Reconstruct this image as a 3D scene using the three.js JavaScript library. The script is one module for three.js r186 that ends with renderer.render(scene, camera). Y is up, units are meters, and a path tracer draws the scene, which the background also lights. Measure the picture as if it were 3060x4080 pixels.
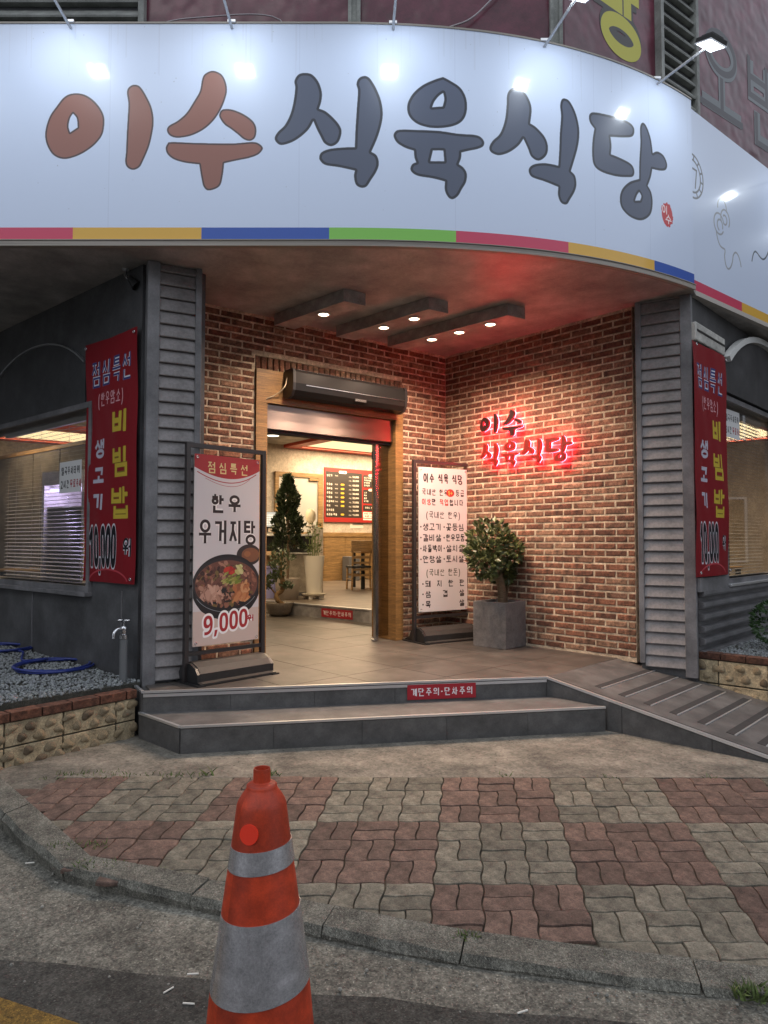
import * as THREE from 'three';
import { mergeGeometries } from 'three/addons/utils/BufferGeometryUtils.js';
import { RoundedBoxGeometry } from 'three/addons/geometries/RoundedBoxGeometry.js';
import { RectAreaLightUniformsLib } from 'three/addons/lights/RectAreaLightUniformsLib.js';

// ---------------------------------------------------------------- camera, sky, sun, exposure
const scene = new THREE.Scene();
const renderer = new THREE.WebGLRenderer({ antialias: true });
renderer.setSize(768, 1024);
renderer.toneMapping = THREE.LinearToneMapping;
renderer.toneMappingExposure = 1.0;
renderer.shadowMap.enabled = true;
RectAreaLightUniformsLib.init();
const camera = new THREE.PerspectiveCamera(2 * Math.atan(2040 / 2750) * 180 / Math.PI, 768 / 1024, 0.05, 400);
camera.position.set(0, 1.46, 0);
camera.rotation.set(2.4 * Math.PI / 180, 0, 0);
scene.add(camera);
{ // deep dusk: an even, dim blue-grey dome, a little brighter towards the horizon
  const W = 64, H = 32, d = new Float32Array(W * H * 4);
  for (let j = 0; j < H; j++) for (let i = 0; i < W; i++) {
    const up = Math.max(0, Math.sin(((j + 0.5) / H - 0.5) * Math.PI)), k = SKY() * (1.15 - 0.35 * up), o = (j * W + i) * 4;
    d[o] = k * 0.93; d[o + 1] = k; d[o + 2] = k * 1.12; d[o + 3] = 1;
  }
  const t = new THREE.DataTexture(d, W, H, THREE.RGBAFormat, THREE.FloatType);
  t.mapping = THREE.EquirectangularReflectionMapping; t.magFilter = THREE.LinearFilter; t.needsUpdate = true;
  scene.background = t; scene.environment = t;
}
function SKY() { return 1.0; }
const sun = new THREE.DirectionalLight(new THREE.Color(1, 0.97, 0.93), 0.2);
sun.position.set(-6, 14, 10); sun.target.position.set(0, 0, -5); sun.shadow.radius = 40; sun.castShadow = true;
Object.assign(sun.shadow.camera, { left: -14, right: 14, top: 14, bottom: -14, near: 1, far: 50 });
scene.add(sun, sun.target);
// strengths of the lamps that the place has
const SIGN_LAMP = 95, DOWNLIGHT = 11.5, ROOM_PANEL = 12, NEON = 13;

// ---------------------------------------------------------------- helpers
let seed = 7;
const rnd = () => { seed = (seed + 0x6d2b79f5) | 0; let t = Math.imul(seed ^ (seed >>> 15), 1 | seed); t = (t + Math.imul(t ^ (t >>> 7), 61 | t)) ^ t; return ((t ^ (t >>> 14)) >>> 0) / 4294967296; };
const rr = (a, b) => a + (b - a) * rnd();
const V3 = (x, y, z) => new THREE.Vector3(x, y, z);
const lin = (r, g, b) => new THREE.Color().setRGB(r, g, b);
const taken = {};
function numbered(n) { const k = taken[n] = (taken[n] ?? -1) + 1; return k ? n + '_' + String(k).padStart(3, '0') : n; }
function thing(name, label, category, [x, y, z] = [0, 0, 0], turn = 0, group) {
  const o = new THREE.Group(); o.name = numbered(name); scene.add(o); o.position.set(x, y, z); o.rotation.y = turn;
  o.userData = { label, category }; if (group) o.userData.group = group; return o;
}
function setting(name, label) { const o = new THREE.Group(); o.name = name; o.userData = { kind: 'structure', label }; scene.add(o); return o; }
// uv in metres, by the axis that each face points along
function boxUV(g) {
  g = g.index ? g.toNonIndexed() : g;
  const p = g.attributes.position, n = p.count, uv = new Float32Array(n * 2), a = V3(), b = V3(), c = V3(), e = V3();
  for (let i = 0; i < n; i += 3) {
    a.fromBufferAttribute(p, i); b.fromBufferAttribute(p, i + 1); c.fromBufferAttribute(p, i + 2);
    e.crossVectors(b.clone().sub(a), c.clone().sub(a)); const X = Math.abs(e.x), Y = Math.abs(e.y), Z = Math.abs(e.z);
    [a, b, c].forEach((v, k) => { const o = (i + k) * 2; if (Y >= X && Y >= Z) { uv[o] = v.x; uv[o + 1] = v.z; } else if (X >= Z) { uv[o] = v.z; uv[o + 1] = v.y; } else { uv[o] = v.x; uv[o + 1] = v.y; } });
  }
  g.setAttribute('uv', new THREE.BufferAttribute(uv, 2)); return g;
}
const bare = (g) => { for (const k of Object.keys(g.attributes)) if (!['position', 'normal', 'uv', 'color'].includes(k)) g.deleteAttribute(k); return g; };
function join(list) { list = [].concat(list).map((g) => bare(g.index ? g.toNonIndexed() : g)); return list.length === 1 ? list[0] : mergeGeometries(list); }
function put(name, geos, mat, parent, pos) {
  const m = new THREE.Mesh(join(geos), mat); m.name = parent ? name : numbered(name); (parent || scene).add(m); if (pos) m.position.set(...pos); return m;
}
function one(name, label, category, geos, mat, pos, group) { const m = put(name, geos, mat, null, pos); m.userData = { label, category }; if (group) m.userData.group = group; return m; }
const B = (x0, x1, y0, y1, z0, z1) => boxUV(new THREE.BoxGeometry(x1 - x0, y1 - y0, z1 - z0).translate((x0 + x1) / 2, (y0 + y1) / 2, (z0 + z1) / 2));
const RB = (x0, x1, y0, y1, z0, z1, r = 0.01, n = 2) => boxUV(new RoundedBoxGeometry(x1 - x0, y1 - y0, z1 - z0, n, r).translate((x0 + x1) / 2, (y0 + y1) / 2, (z0 + z1) / 2));
const Cy = (r0, r1, h, x, y, z, n = 20) => boxUV(new THREE.CylinderGeometry(r1, r0, h, n).translate(x, y + h / 2, z));
const tube = (pts, r, n = 24, m = 8, closed = false) => boxUV(new THREE.TubeGeometry(new THREE.CatmullRomCurve3(pts.map((p) => V3(...p)), closed), n, r, m, closed));
const rod = (a, b, r, m = 8) => boxUV(new THREE.TubeGeometry(new THREE.LineCurve3(V3(...a), V3(...b)), 1, r, m, false));
const lathe = (pts, n = 40) => boxUV(new THREE.LatheGeometry(pts.map((p) => new THREE.Vector2(...p)), n));
// upright prism over a plan polygon [[x, z], ...]; heights may be functions of (x, z)
function prism(poly, y0, y1) {
  const f = (y) => (typeof y === 'function' ? y : () => y), lo = f(y0), hi = f(y1), P = [], tri = (...v) => P.push(...v.flat());
  if (THREE.ShapeUtils.area(poly.map((p) => new THREE.Vector2(p[0], p[1]))) < 0) poly = poly.slice().reverse();
  const pt = (p, y) => [p[0], y(p[0], p[1]), p[1]];
  for (const [a, b, c] of THREE.ShapeUtils.triangulateShape(poly.map((p) => new THREE.Vector2(p[0], p[1])), [])) {
    tri(pt(poly[a], hi), pt(poly[c], hi), pt(poly[b], hi)); tri(pt(poly[a], lo), pt(poly[b], lo), pt(poly[c], lo));
  }
  poly.forEach((p, i) => { const q = poly[(i + 1) % poly.length]; tri(pt(p, lo), pt(p, hi), pt(q, hi)); tri(pt(p, lo), pt(q, hi), pt(q, lo)); });
  const g = new THREE.BufferGeometry(); g.setAttribute('position', new THREE.Float32BufferAttribute(P, 3)); g.computeVertexNormals();
  // sides need uv along their own run
  const n = g.attributes.normal, uv = new Float32Array(P.length / 3 * 2);
  for (let i = 0; i < P.length / 3; i++) { const x = P[i * 3], y = P[i * 3 + 1], z = P[i * 3 + 2]; if (Math.abs(n.getY(i)) > 0.5) { uv[i * 2] = x; uv[i * 2 + 1] = z; } else { uv[i * 2] = x * n.getZ(i) - z * n.getX(i); uv[i * 2 + 1] = y; } }
  g.setAttribute('uv', new THREE.BufferAttribute(uv, 2)); return g;
}
// Sutherland-Hodgman: the part of a polygon inside a convex one
function clip(poly, by) {
  const area = by.reduce((s, p, i) => { const q = by[(i + 1) % by.length]; return s + p[0] * q[1] - q[0] * p[1]; }, 0), sg = Math.sign(area);
  for (let i = 0; i < by.length && poly.length; i++) {
    const a = by[i], b = by[(i + 1) % by.length], side = (p) => sg * ((b[0] - a[0]) * (p[1] - a[1]) - (b[1] - a[1]) * (p[0] - a[0])), out = [];
    poly.forEach((p, k) => { const q = poly[(k + 1) % poly.length], s = side(p), t = side(q); if (s >= 0) out.push(p); if (s * t < 0) { const w = s / (s - t); out.push([p[0] + (q[0] - p[0]) * w, p[1] + (q[1] - p[1]) * w]); } });
    poly = out;
  }
  return poly;
}
// a flat outline given in (x, y), pushed out along z
function slab(shape, depth, bevel = 0) { return boxUV(new THREE.ExtrudeGeometry(shape, bevel ? { depth: depth - 2 * bevel, bevelEnabled: true, bevelThickness: bevel, bevelSize: bevel, bevelSegments: 2, curveSegments: 10 } : { depth, bevelEnabled: false, curveSegments: 10 })); }
// a profile [[z, y], ...] drawn along x
function runX(prof, x0, x1) {
  const P = [], n = prof.length; prof.forEach((p, i) => { const q = prof[(i + 1) % n]; P.push(x0, p[1], p[0], x1, p[1], p[0], x1, q[1], q[0], x0, p[1], p[0], x1, q[1], q[0], x0, q[1], q[0]); });
  for (const [a, b, c] of THREE.ShapeUtils.triangulateShape(prof.map((p) => new THREE.Vector2(...p)), [])) for (const x of [x0, x1]) for (const k of [a, b, c]) P.push(x, prof[k][1], prof[k][0]);
  const g = new THREE.BufferGeometry(); g.setAttribute('position', new THREE.Float32BufferAttribute(P, 3)); g.computeVertexNormals(); return boxUV(g);
}
const outline = (pts) => new THREE.Shape(pts.map((p) => new THREE.Vector2(...p)));

// ---------------------------------------------------------------- procedural textures
function lattice(n, s) { const a = new Float32Array(n * n); let k = s * 7919 + 13; for (let i = 0; i < n * n; i++) { k = (Math.imul(k, 1664525) + 1013904223) | 0; a[i] = ((k >>> 8) & 0xffff) / 65535; } return a; }
function tileNoise(N, freqs, s) { // values 0..1, repeats at the edge
  const out = new Float32Array(N * N); let total = 0;
  freqs.forEach(([fx, fy, amp], q) => {
    const L = lattice(256, s * 31 + q); total += amp;
    for (let y = 0; y < N; y++) { const v = y / N * fy, y0 = Math.floor(v), ty = v - y0, sy = ty * ty * (3 - 2 * ty);
      for (let x = 0; x < N; x++) { const u = x / N * fx, x0 = Math.floor(u), tx = u - x0, sx = tx * tx * (3 - 2 * tx), at = (i, j) => L[((j % fy) & 255) * 256 + ((i % fx) & 255)];
        out[y * N + x] += amp * ((at(x0, y0) * (1 - sx) + at(x0 + 1, y0) * sx) * (1 - sy) + (at(x0, y0 + 1) * (1 - sx) + at(x0 + 1, y0 + 1) * sx) * sy); } }
  });
  return out.map((v) => v / total);
}
function texOf(N, fn, srgb = true) {
  const d = new Uint8Array(N * N * 4);
  for (let i = 0; i < N * N; i++) { const c = fn(i, i % N, Math.floor(i / N)); for (let k = 0; k < 3; k++) d[i * 4 + k] = Math.max(0, Math.min(255, Array.isArray(c) ? c[k] : c)); d[i * 4 + 3] = 255; }
  const t = new THREE.DataTexture(d, N, N); t.wrapS = t.wrapT = THREE.RepeatWrapping; t.magFilter = THREE.LinearFilter; t.minFilter = THREE.LinearMipmapLinearFilter; t.generateMipmaps = true;
  if (srgb) t.colorSpace = THREE.SRGBColorSpace; t.needsUpdate = true; return t;
}
const sized = (t, metres) => { const c = t.clone(); c.repeat.set(1 / metres, 1 / metres); c.needsUpdate = true; return c; };
const nFine = tileNoise(512, [[128, 128, 1], [64, 64, 0.8], [200, 200, 0.8]], 1), nMid = tileNoise(512, [[8, 8, 1], [21, 21, 0.7], [50, 50, 0.4]], 2), nBig = tileNoise(512, [[3, 3, 1], [7, 7, 0.8], [17, 17, 0.5]], 3), nSpeck = tileNoise(512, [[180, 180, 1]], 4), nStreak = tileNoise(512, [[6, 120, 1], [3, 60, 0.8], [12, 240, 0.6]], 5);
const T = {};
T.plain = texOf(512, (i) => 205 + 60 * (nFine[i] - 0.5) + 60 * (nMid[i] - 0.5));
T.concrete = texOf(512, (i) => { const v = 190 + 90 * (nFine[i] - 0.5) + 110 * (nMid[i] - 0.5) + 70 * (nBig[i] - 0.5) - (nSpeck[i] > 0.86 ? 45 : 0); return [v * 1.02, v * 0.98, v * 0.9]; });
T.asphalt = texOf(512, (i) => { const v = 150 + 150 * (nFine[i] - 0.5) + 60 * (nMid[i] - 0.5) + 70 * (nBig[i] - 0.5) + (nSpeck[i] > 0.88 ? 75 : 0) - (nSpeck[i] < 0.1 ? 45 : 0); return [v, v * 0.985, v * 0.93]; });
T.brick = texOf(512, (i) => { const v = 190 + 130 * (nFine[i] - 0.5) + 190 * (nMid[i] - 0.5); return [v, v * 0.96, v * 0.92]; });
T.wood = texOf(512, (i) => { const v = 190 + 120 * (nStreak[i] - 0.5) + 50 * (nFine[i] - 0.5); return [v, v * 0.96, v * 0.9]; });
T.dirty = texOf(512, (i) => { const v = 212 + 105 * (nBig[i] - 0.5) + 45 * (nFine[i] - 0.5) + 60 * (nMid[i] - 0.5) - (nSpeck[i] > 0.93 ? 22 : 0); return [v, v * 0.99, v * 0.97]; });
T.bump = texOf(512, (i) => 128 + 190 * (nFine[i] - 0.5) + 90 * (nMid[i] - 0.5), false);
T.lumps = texOf(512, (i) => 128 + 240 * (nMid[i] - 0.5), false);
T.waves = texOf(512, (i) => 128 + 330 * (nBig[i] - 0.5), false);
function mat(r, g, b, o = {}) {
  const { map, size = 1, bump, bumpSize, bumpScale = 0.002, physical, ...rest } = o;
  const m = physical || o.clearcoat || o.transmission || o.sheen ? new THREE.MeshPhysicalMaterial() : new THREE.MeshStandardMaterial();
  m.color.setRGB(r, g, b); m.roughness = 0.8;
  if (map) m.map = sized(T[map], size);
  if (bump) { m.bumpMap = sized(T[bump], bumpSize || size); m.bumpScale = bumpScale; }
  Object.assign(m, rest); return m;
}
const glow = (r, g, b, k) => new THREE.MeshStandardMaterial({ color: 0x111111, emissive: lin(r, g, b), emissiveIntensity: k });
function canvas(w, h, draw) { const c = document.createElement('canvas'); c.width = w; c.height = h; const x = c.getContext('2d'); draw(x, w, h); const t = new THREE.CanvasTexture(c); t.colorSpace = THREE.SRGBColorSpace; t.anisotropy = 8; return t; }
const printed = (tex, o = {}) => Object.assign(o.clearcoat ? new THREE.MeshPhysicalMaterial() : new THREE.MeshStandardMaterial(), { map: tex, roughness: 0.55 }, o);

// ---------------------------------------------------------------- lettering: Hangul drawn from strokes
const CHO = 'ㄱㄲㄴㄷㄸㄹㅁㅂㅃㅅㅆㅇㅈㅉㅊㅋㅌㅍㅎ', JUNG = 'ㅏㅐㅑㅒㅓㅔㅕㅖㅗㅘㅙㅚㅛㅜㅝㅞㅟㅠㅡㅢㅣ', JONG = ' ㄱㄲㄳㄴㄵㄶㄷㄹㄺㄻㄼㄽㄾㄿㅀㅁㅂㅄㅅㅆㅇㅈㅊㅋㅌㅍㅎ';
const JAMO = { ㄱ: ['0,.06 .94,.06 .88,1'], ㄴ: ['.06,0 .06,.94 1,.94'], ㄷ: ['1,.06 .06,.06 .06,.94 1,.94'], ㄹ: ['0,.04 .94,.04 .94,.5 .06,.5 .06,.96 1,.96'], ㅁ: ['.05,.05 .95,.05 .95,.95 .05,.95 .05,.05 .2,.05'],
  ㅂ: ['.05,0 .05,.96 .95,.96 .95,0', '.05,.5 .95,.5'], ㅅ: ['.5,0 .44,.45 .02,1', '.47,.38 .98,1'], ㅇ: ['o.5,.5,.46,.46'], ㅈ: ['.03,.05 .97,.05', '.5,.05 .44,.5 .02,1', '.47,.45 .98,1'],
  ㅊ: ['.34,0 .66,0', '.03,.26 .97,.26', '.5,.26 .44,.6 .02,1', '.47,.56 .98,1'], ㅋ: ['0,.06 .94,.06 .88,1', '0,.5 .9,.5'], ㅌ: ['1,.05 .06,.05 .06,.95 1,.95', '.06,.5 .95,.5'], ㅍ: ['0,.06 1,.06', '0,.94 1,.94', '.3,.06 .3,.94', '.7,.06 .7,.94'],
  ㅎ: ['.34,0 .66,0', '.03,.24 .97,.24', 'o.5,.72,.36,.27'], ㅏ: ['.3,0 .3,1', '.3,.46 1,.46'], ㅑ: ['.3,0 .3,1', '.3,.33 1,.33', '.3,.62 1,.62'], ㅓ: ['.75,0 .75,1', '0,.46 .75,.46'], ㅕ: ['.75,0 .75,1', '0,.33 .75,.33', '0,.62 .75,.62'], ㅣ: ['.6,0 .6,1'],
  ㅐ: ['.2,.05 .2,.95', '.85,0 .85,1', '.2,.48 .85,.48'], ㅔ: ['.5,.05 .5,.95', '1,0 1,1', '0,.46 .5,.46'], ㅖ: ['.5,.05 .5,.95', '1,0 1,1', '0,.34 .5,.34', '0,.6 .5,.6'], ㅗ: ['0,.85 1,.85', '.5,0 .5,.85'], ㅛ: ['0,.85 1,.85', '.3,0 .3,.85', '.7,0 .7,.85'], ㅜ: ['0,.15 1,.15', '.5,.15 .5,1'], ㅠ: ['0,.15 1,.15', '.3,.15 .3,1', '.7,.15 .7,1'], ㅡ: ['0,.5 1,.5'] };
const PAIRS = { ㄲ: 'ㄱㄱ', ㄸ: 'ㄷㄷ', ㅃ: 'ㅂㅂ', ㅆ: 'ㅅㅅ', ㅉ: 'ㅈㅈ', ㅄ: 'ㅂㅅ' }, MIXED = { ㅘ: 'ㅗㅏ', ㅙ: 'ㅗㅐ', ㅚ: 'ㅗㅣ', ㅝ: 'ㅜㅓ', ㅞ: 'ㅜㅔ', ㅟ: 'ㅜㅣ', ㅢ: 'ㅡㅣ' };
function jamo(x, j, X, Y, W, H) {
  if (PAIRS[j]) { jamo(x, PAIRS[j][0], X, Y, W * 0.46, H); jamo(x, PAIRS[j][1], X + W * 0.54, Y, W * 0.46, H); return; }
  for (const s of JAMO[j] || []) {
    x.beginPath();
    if (s[0] === 'o') { const [a, b, c, d] = s.slice(1).split(',').map(Number); x.ellipse(X + a * W, Y + b * H, c * W, d * H, 0, 0, 7); } else s.split(' ').forEach((p, i) => { const [a, b] = p.split(',').map(Number); x[i ? 'lineTo' : 'moveTo'](X + a * W, Y + b * H); });
    x.stroke();
  }
}
function syllable(x, ch, X, Y, W, H) {
  const k = ch.charCodeAt(0) - 0xac00, c = CHO[Math.floor(k / 588)], v = JUNG[Math.floor(k % 588 / 28)], f = JONG[k % 28], end = f !== ' ', b = (j, a, d, w, h) => jamo(x, j, X + a * W, Y + d * H, w * W, h * H);
  if (MIXED[v]) { const t = end ? 0.62 : 1; b(c, 0.06, 0.03, 0.52, 0.42 * t); b(MIXED[v][0], 0, 0.5 * t, 0.66, 0.4 * t); b(MIXED[v][1], 0.7, 0, 0.28, t); } else if ('ㅗㅛㅜㅠㅡ'.includes(v)) {
    if (end) { b(c, 0.16, 0, 0.68, 0.3); b(v, 0, 0.33, 1, 0.27); b(f, 0.16, 0.68, 0.68, 0.32); } else { b(c, 0.14, 0.02, 0.72, 0.46); b(v, 0, 0.52, 1, 0.45); }
  } else { const t = end ? 0.55 : 1; b(c, 0.04, 0.05 * t, 0.5, end ? 0.46 : 0.82); b(v, 0.6, 0, 0.38, t); if (end) b(f, 0.18, 0.63, 0.78, 0.37); }
}
// text from the left at (X, Y = top); H = letter height, W = letter width
function write(x, text, X, Y, H, { W = H * 0.86, gap = W * 0.16, lw = H * 0.13, color = '#111', center = false, down = false, latin } = {}) {
  const adv = (ch) => (ch === ' ' ? W * 0.45 : /[가-힣]/.test(ch) ? W : /[.,·()]/.test(ch) ? W * 0.42 : W * 0.74) + gap;
  if (center) X -= ([...text].reduce((s, c) => s + adv(c), 0) - gap) / 2;
  x.strokeStyle = x.fillStyle = color; x.lineWidth = lw; x.lineCap = 'butt'; x.lineJoin = 'miter';
  for (const ch of text) {
    if (/[가-힣]/.test(ch)) syllable(x, ch, X + lw / 2, Y + lw / 2, W - lw, H - lw);
    else if (ch === '·' || ch === '•') { x.beginPath(); x.arc(X + W * 0.2, Y + H / 2, lw * 0.8, 0, 7); x.fill(); } else if (ch !== ' ') { x.save(); x.translate(X, Y + H); x.font = `bold ${latin || H * 1.3}px sans-serif`; const m = x.measureText(ch).width || 1; x.scale((adv(ch) - gap) / m, 1); x.fillText(ch, 0, 0); x.restore(); }
    if (down) Y += H * 1.2; else X += adv(ch);
  }
}
function outlined(x, text, X, Y, H, o, edge, ew) { write(x, text, X, Y, H, { ...o, color: edge, lw: (o.lw || H * 0.13) + ew }); write(x, text, X, Y, H, o); }
// smooth closed outlines of the big sign's brush letters, in millimetres along the sign and above its lower edge ("c" = sharp corner, "H" = hole)
const GLYPHS = {
  '이': [
    '555,1120 633,1147 720,1129 799,1066 853,977 859,888 839,808 771,728 668,662 565,633 486,657 437,719 412,799 417,879 445,968 491,1039',
    'H620,989c 650,950 658,879c 600,839c 587,888 597,950',
    '1088,1214 1132,1196 1181,1120 1221,1031 1237,933 1228,835 1204,728 1162,622 1133,569 1085,548 1042,569 1026,613 1031,693 1034,817 1040,959 1043,1066 1031,1155 1048,1197',
  ],
  '수': [
    '1683,1324 1744,1303 1779,1254 1796,1182 1785,1111 1747,1013 1687,924 1610,857 1515,813 1420,799 1363,817 1341,857 1358,893 1418,928 1487,990 1546,1084 1589,1164 1605,1254 1627,1299',
    '1739,977 1755,1013 1790,1023 1842,1017 1911,990 1973,950 2012,906 2024,853 2013,799 1978,775 1931,786 1878,830 1826,870 1782,901 1751,942',
    '1377,764 1568,757 1792,753 1879,755 1983,764 2035,757 2070,728 2070,702 2035,666 1966,640 1880,622 1780,600c 1769,498 1744,419 1667,388 1628,414 1610,480 1591,591c 1483,604 1396,631 1348,671 1334,715 1347,750',
  ],
  '식': [
    '2392,1307 2448,1294 2497,1236 2523,1155 2519,1084 2502,1026c 2554,1004 2615,950 2663,888 2674,835 2650,764 2598,733 2546,755 2516,808 2485,870 2460,931c 2424,866 2364,808 2295,764 2217,742 2178,764 2166,799 2190,844 2242,897 2285,986 2310,1093 2320,1191 2314,1245 2344,1294',
    '2845,1285 2888,1270 2936,1195 2975,1098 2990,1000 2980,911 2949,803 2902,691c 2945,661 2960,599 2941,537 2902,474 2867,421 2824,411 2785,437 2772,499 2779,543c 2659,569 2555,586 2512,622 2508,657 2529,688 2590,711 2694,722 2778,725c 2782,854 2793,1032 2801,1166 2790,1219 2805,1264',
  ],
  '육': [
    '3459,1305c 3520,1277 3592,1233 3635,1165 3647,1086 3634,1013 3598,959 3533,922 3433,900 3341,900 3257,923 3201,970 3180,1026 3187,1091 3229,1165 3300,1230 3392,1279',
    'H3459,1180c 3468,1129 3455,1071c 3371,1059c 3391,1109 3427,1155',
    '3124,870 3257,874 3433,875 3576,864 3706,866 3757,851 3782,817 3771,780 3719,754 3661,738 3600,719c 3596,672 3578,624c 3617,598 3642,553 3635,488 3602,429 3573,377 3530,346 3495,361 3470,413 3471,481c 3375,501 3270,513 3221,536 3203,567 3218,604 3249,619c 3235,658 3230,711c 3165,730 3103,766 3075,815 3085,851',
    'H3376,720c 3459,725c 3466,639c 3356,633c',
  ],
  '식2': [
    '4047,1283 4108,1269 4159,1204 4179,1128 4166,1013c 4220,987 4293,920 4319,845 4302,774 4238,723 4175,746 4145,810 4108,883c 4063,819 3982,755 3902,725 3842,740 3825,777 3853,833 3913,898 3954,1009 3970,1138 3975,1216 4001,1264',
    '4476,1270 4521,1254 4571,1179 4603,1075 4606,976 4583,861 4524,682c 4563,649 4574,581 4556,519 4516,453 4482,405 4432,411 4406,466 4409,535c 4289,562 4184,581 4153,616 4159,656 4206,690 4301,710 4411,707c 4421,833 4428,972 4441,1114 4434,1202 4448,1254',
  ],
  '당': [
    '4758,1215 4881,1226 5008,1230 5128,1220 5179,1182 5160,1114 5058,1077 4918,1048c 4927,974 4919,901c 5028,890 5134,869 5172,826 5160,772 5092,747 4960,726 4823,733 4751,769 4731,850 4736,972 4756,1079c 4715,1119 4704,1162 4716,1195',
    '5280,1263 5326,1244 5376,1153 5399,1031c 5458,1062 5537,1051 5584,990 5567,936 5501,907 5390,891c 5368,813 5329,730c 5373,678 5386,586 5353,484 5250,414 5125,414 5033,466 5009,543 5036,630 5118,710 5229,763c 5235,915 5250,1076 5250,1212',
    'H5227,653c 5252,622 5237,580c 5176,564c 5198,615',
  ],
};
const glyphPts = (row) => row.replace('H', '').split(' ').map((q) => { const [a, b] = q.replace('c', '').split(',').map(Number); return { x: a / 1000, y: b / 1000, c: q.endsWith('c') }; });
function glyphLoop(row) { // points of the smooth outline
  const p = glyphPts(row), n = p.length, out = [];
  for (let i = 0; i < n; i++) {
    const a = p[(i + n - 1) % n], b = p[i], c = p[(i + 1) % n], d = p[(i + 2) % n];
    const t1 = b.c ? [(c.x - b.x) * 0.6, (c.y - b.y) * 0.6] : [(c.x - a.x) / 2, (c.y - a.y) / 2], t2 = c.c ? [(c.x - b.x) * 0.6, (c.y - b.y) * 0.6] : [(d.x - b.x) / 2, (d.y - b.y) / 2];
    for (let k = 0; k < 5; k++) { const t = k / 5, h1 = 2 * t ** 3 - 3 * t * t + 1, h2 = t ** 3 - 2 * t * t + t, h3 = -2 * t ** 3 + 3 * t * t, h4 = t ** 3 - t * t; out.push([h1 * b.x + h2 * t1[0] + h3 * c.x + h4 * t2[0], h1 * b.y + h2 * t1[1] + h3 * c.y + h4 * t2[1]]); }
  }
  return out;
}

// ---------------------------------------------------------------- shared materials
const M = {
  asphalt: mat(0.42, 0.415, 0.395, { map: 'asphalt', size: 0.9, bump: 'bump', bumpSize: 0.5, bumpScale: 0.006, roughness: 0.9 }),
  apron: mat(0.3, 0.302, 0.305, { map: 'concrete', size: 1.7, bump: 'bump', bumpSize: 0.8, bumpScale: 0.006, roughness: 0.95 }),
  joint: mat(0.13, 0.122, 0.105, { map: 'concrete', size: 0.5, roughness: 1 }),
  kerb: mat(0.42, 0.42, 0.4, { map: 'asphalt', size: 0.45, bump: 'bump', bumpSize: 0.35, bumpScale: 0.008, roughness: 0.9 }),
  redPaver: [0.82, 0.96, 1.1, 1.25].map((k) => mat(0.212 * k, 0.15 * k, 0.144 * k, { map: 'concrete', size: 0.6, bump: 'bump', bumpSize: 0.3, bumpScale: 0.002, roughness: 0.9 })),
  greyPaver: [0.82, 0.96, 1.08, 1.22].map((k) => mat(0.265 * k, 0.265 * k, 0.25 * k, { map: 'concrete', size: 0.6, bump: 'bump', bumpSize: 0.3, bumpScale: 0.002, roughness: 0.9 })),
  tile: [0.97, 1, 1.03].map((k) => mat(0.112 * k, 0.1 * k, 0.093 * k, { map: 'dirty', size: 1.1, roughness: 0.42 })),
  stepTread: mat(0.135, 0.134, 0.138, { map: 'dirty', size: 0.9, roughness: 0.6 }),
  riser: [0.97, 1.03].map((k) => mat(0.135 * k, 0.134 * k, 0.138 * k, { map: 'dirty', size: 0.9, roughness: 0.6 })),
  ramp: mat(0.135, 0.134, 0.138, { map: 'dirty', size: 0.9, roughness: 0.6 }),
  strip: mat(0.05, 0.05, 0.052, { map: 'plain', size: 0.2, roughness: 0.85 }),
  alu: mat(0.75, 0.75, 0.76, { roughness: 0.35, metalness: 0.8 }),
  steel: mat(0.6, 0.6, 0.62, { roughness: 0.22, metalness: 1 }),
  siding: mat(0.4, 0.38, 0.395, { map: 'dirty', size: 1.3, roughness: 0.5 }),
  post: mat(0.22, 0.22, 0.24, { map: 'dirty', size: 1.3, roughness: 0.45 }),
  darkWall: mat(0.105, 0.108, 0.118, { map: 'dirty', size: 1.6, roughness: 0.5 }),
  soffit: mat(0.5, 0.48, 0.48, { map: 'dirty', size: 1.5, roughness: 0.38 }),
  black: mat(0.018, 0.018, 0.019, { roughness: 0.35 }),
  blackMatt: mat(0.03, 0.03, 0.03, { roughness: 0.7, map: 'plain', size: 0.3 }),
  mortar: mat(0.88, 0.78, 0.69, { map: 'concrete', size: 0.5, bump: 'bump', bumpSize: 0.25, bumpScale: 0.003, roughness: 0.95 }),
  brickTints: [[0.31, 0.145, 0.095], [0.37, 0.175, 0.115], [0.26, 0.12, 0.08], [0.34, 0.19, 0.13], [0.43, 0.27, 0.19], [0.3, 0.175, 0.125], [0.21, 0.1, 0.07]],
  wood: mat(0.44, 0.26, 0.1, { map: 'wood', size: 0.5, roughness: 0.5 }),
  lightWood: mat(0.55, 0.36, 0.17, { map: 'wood', size: 0.7, roughness: 0.5 }),
  cream: mat(0.8, 0.69, 0.57, { map: 'plain', size: 2.5, roughness: 0.8 }),
  white: mat(0.78, 0.77, 0.74, { map: 'dirty', size: 1.5, roughness: 0.6 }),
  glass: new THREE.MeshPhysicalMaterial({ color: 0xffffff, roughness: 0.02, transmission: 1, thickness: 0, ior: 1.5 }),
  leaf: mat(0.035, 0.065, 0.02, { roughness: 0.5, side: THREE.DoubleSide }),
};
M.brick = M.brickTints.map((c) => mat(...c, { map: 'brick', size: 0.42, bump: 'bump', bumpSize: 0.2, bumpScale: 0.004, roughness: 0.92 }));
M.brickMixed = mat(1, 1, 1, { map: 'brick', size: 0.42, bump: 'bump', bumpSize: 0.2, bumpScale: 0.004, roughness: 0.92, vertexColors: true });

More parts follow.
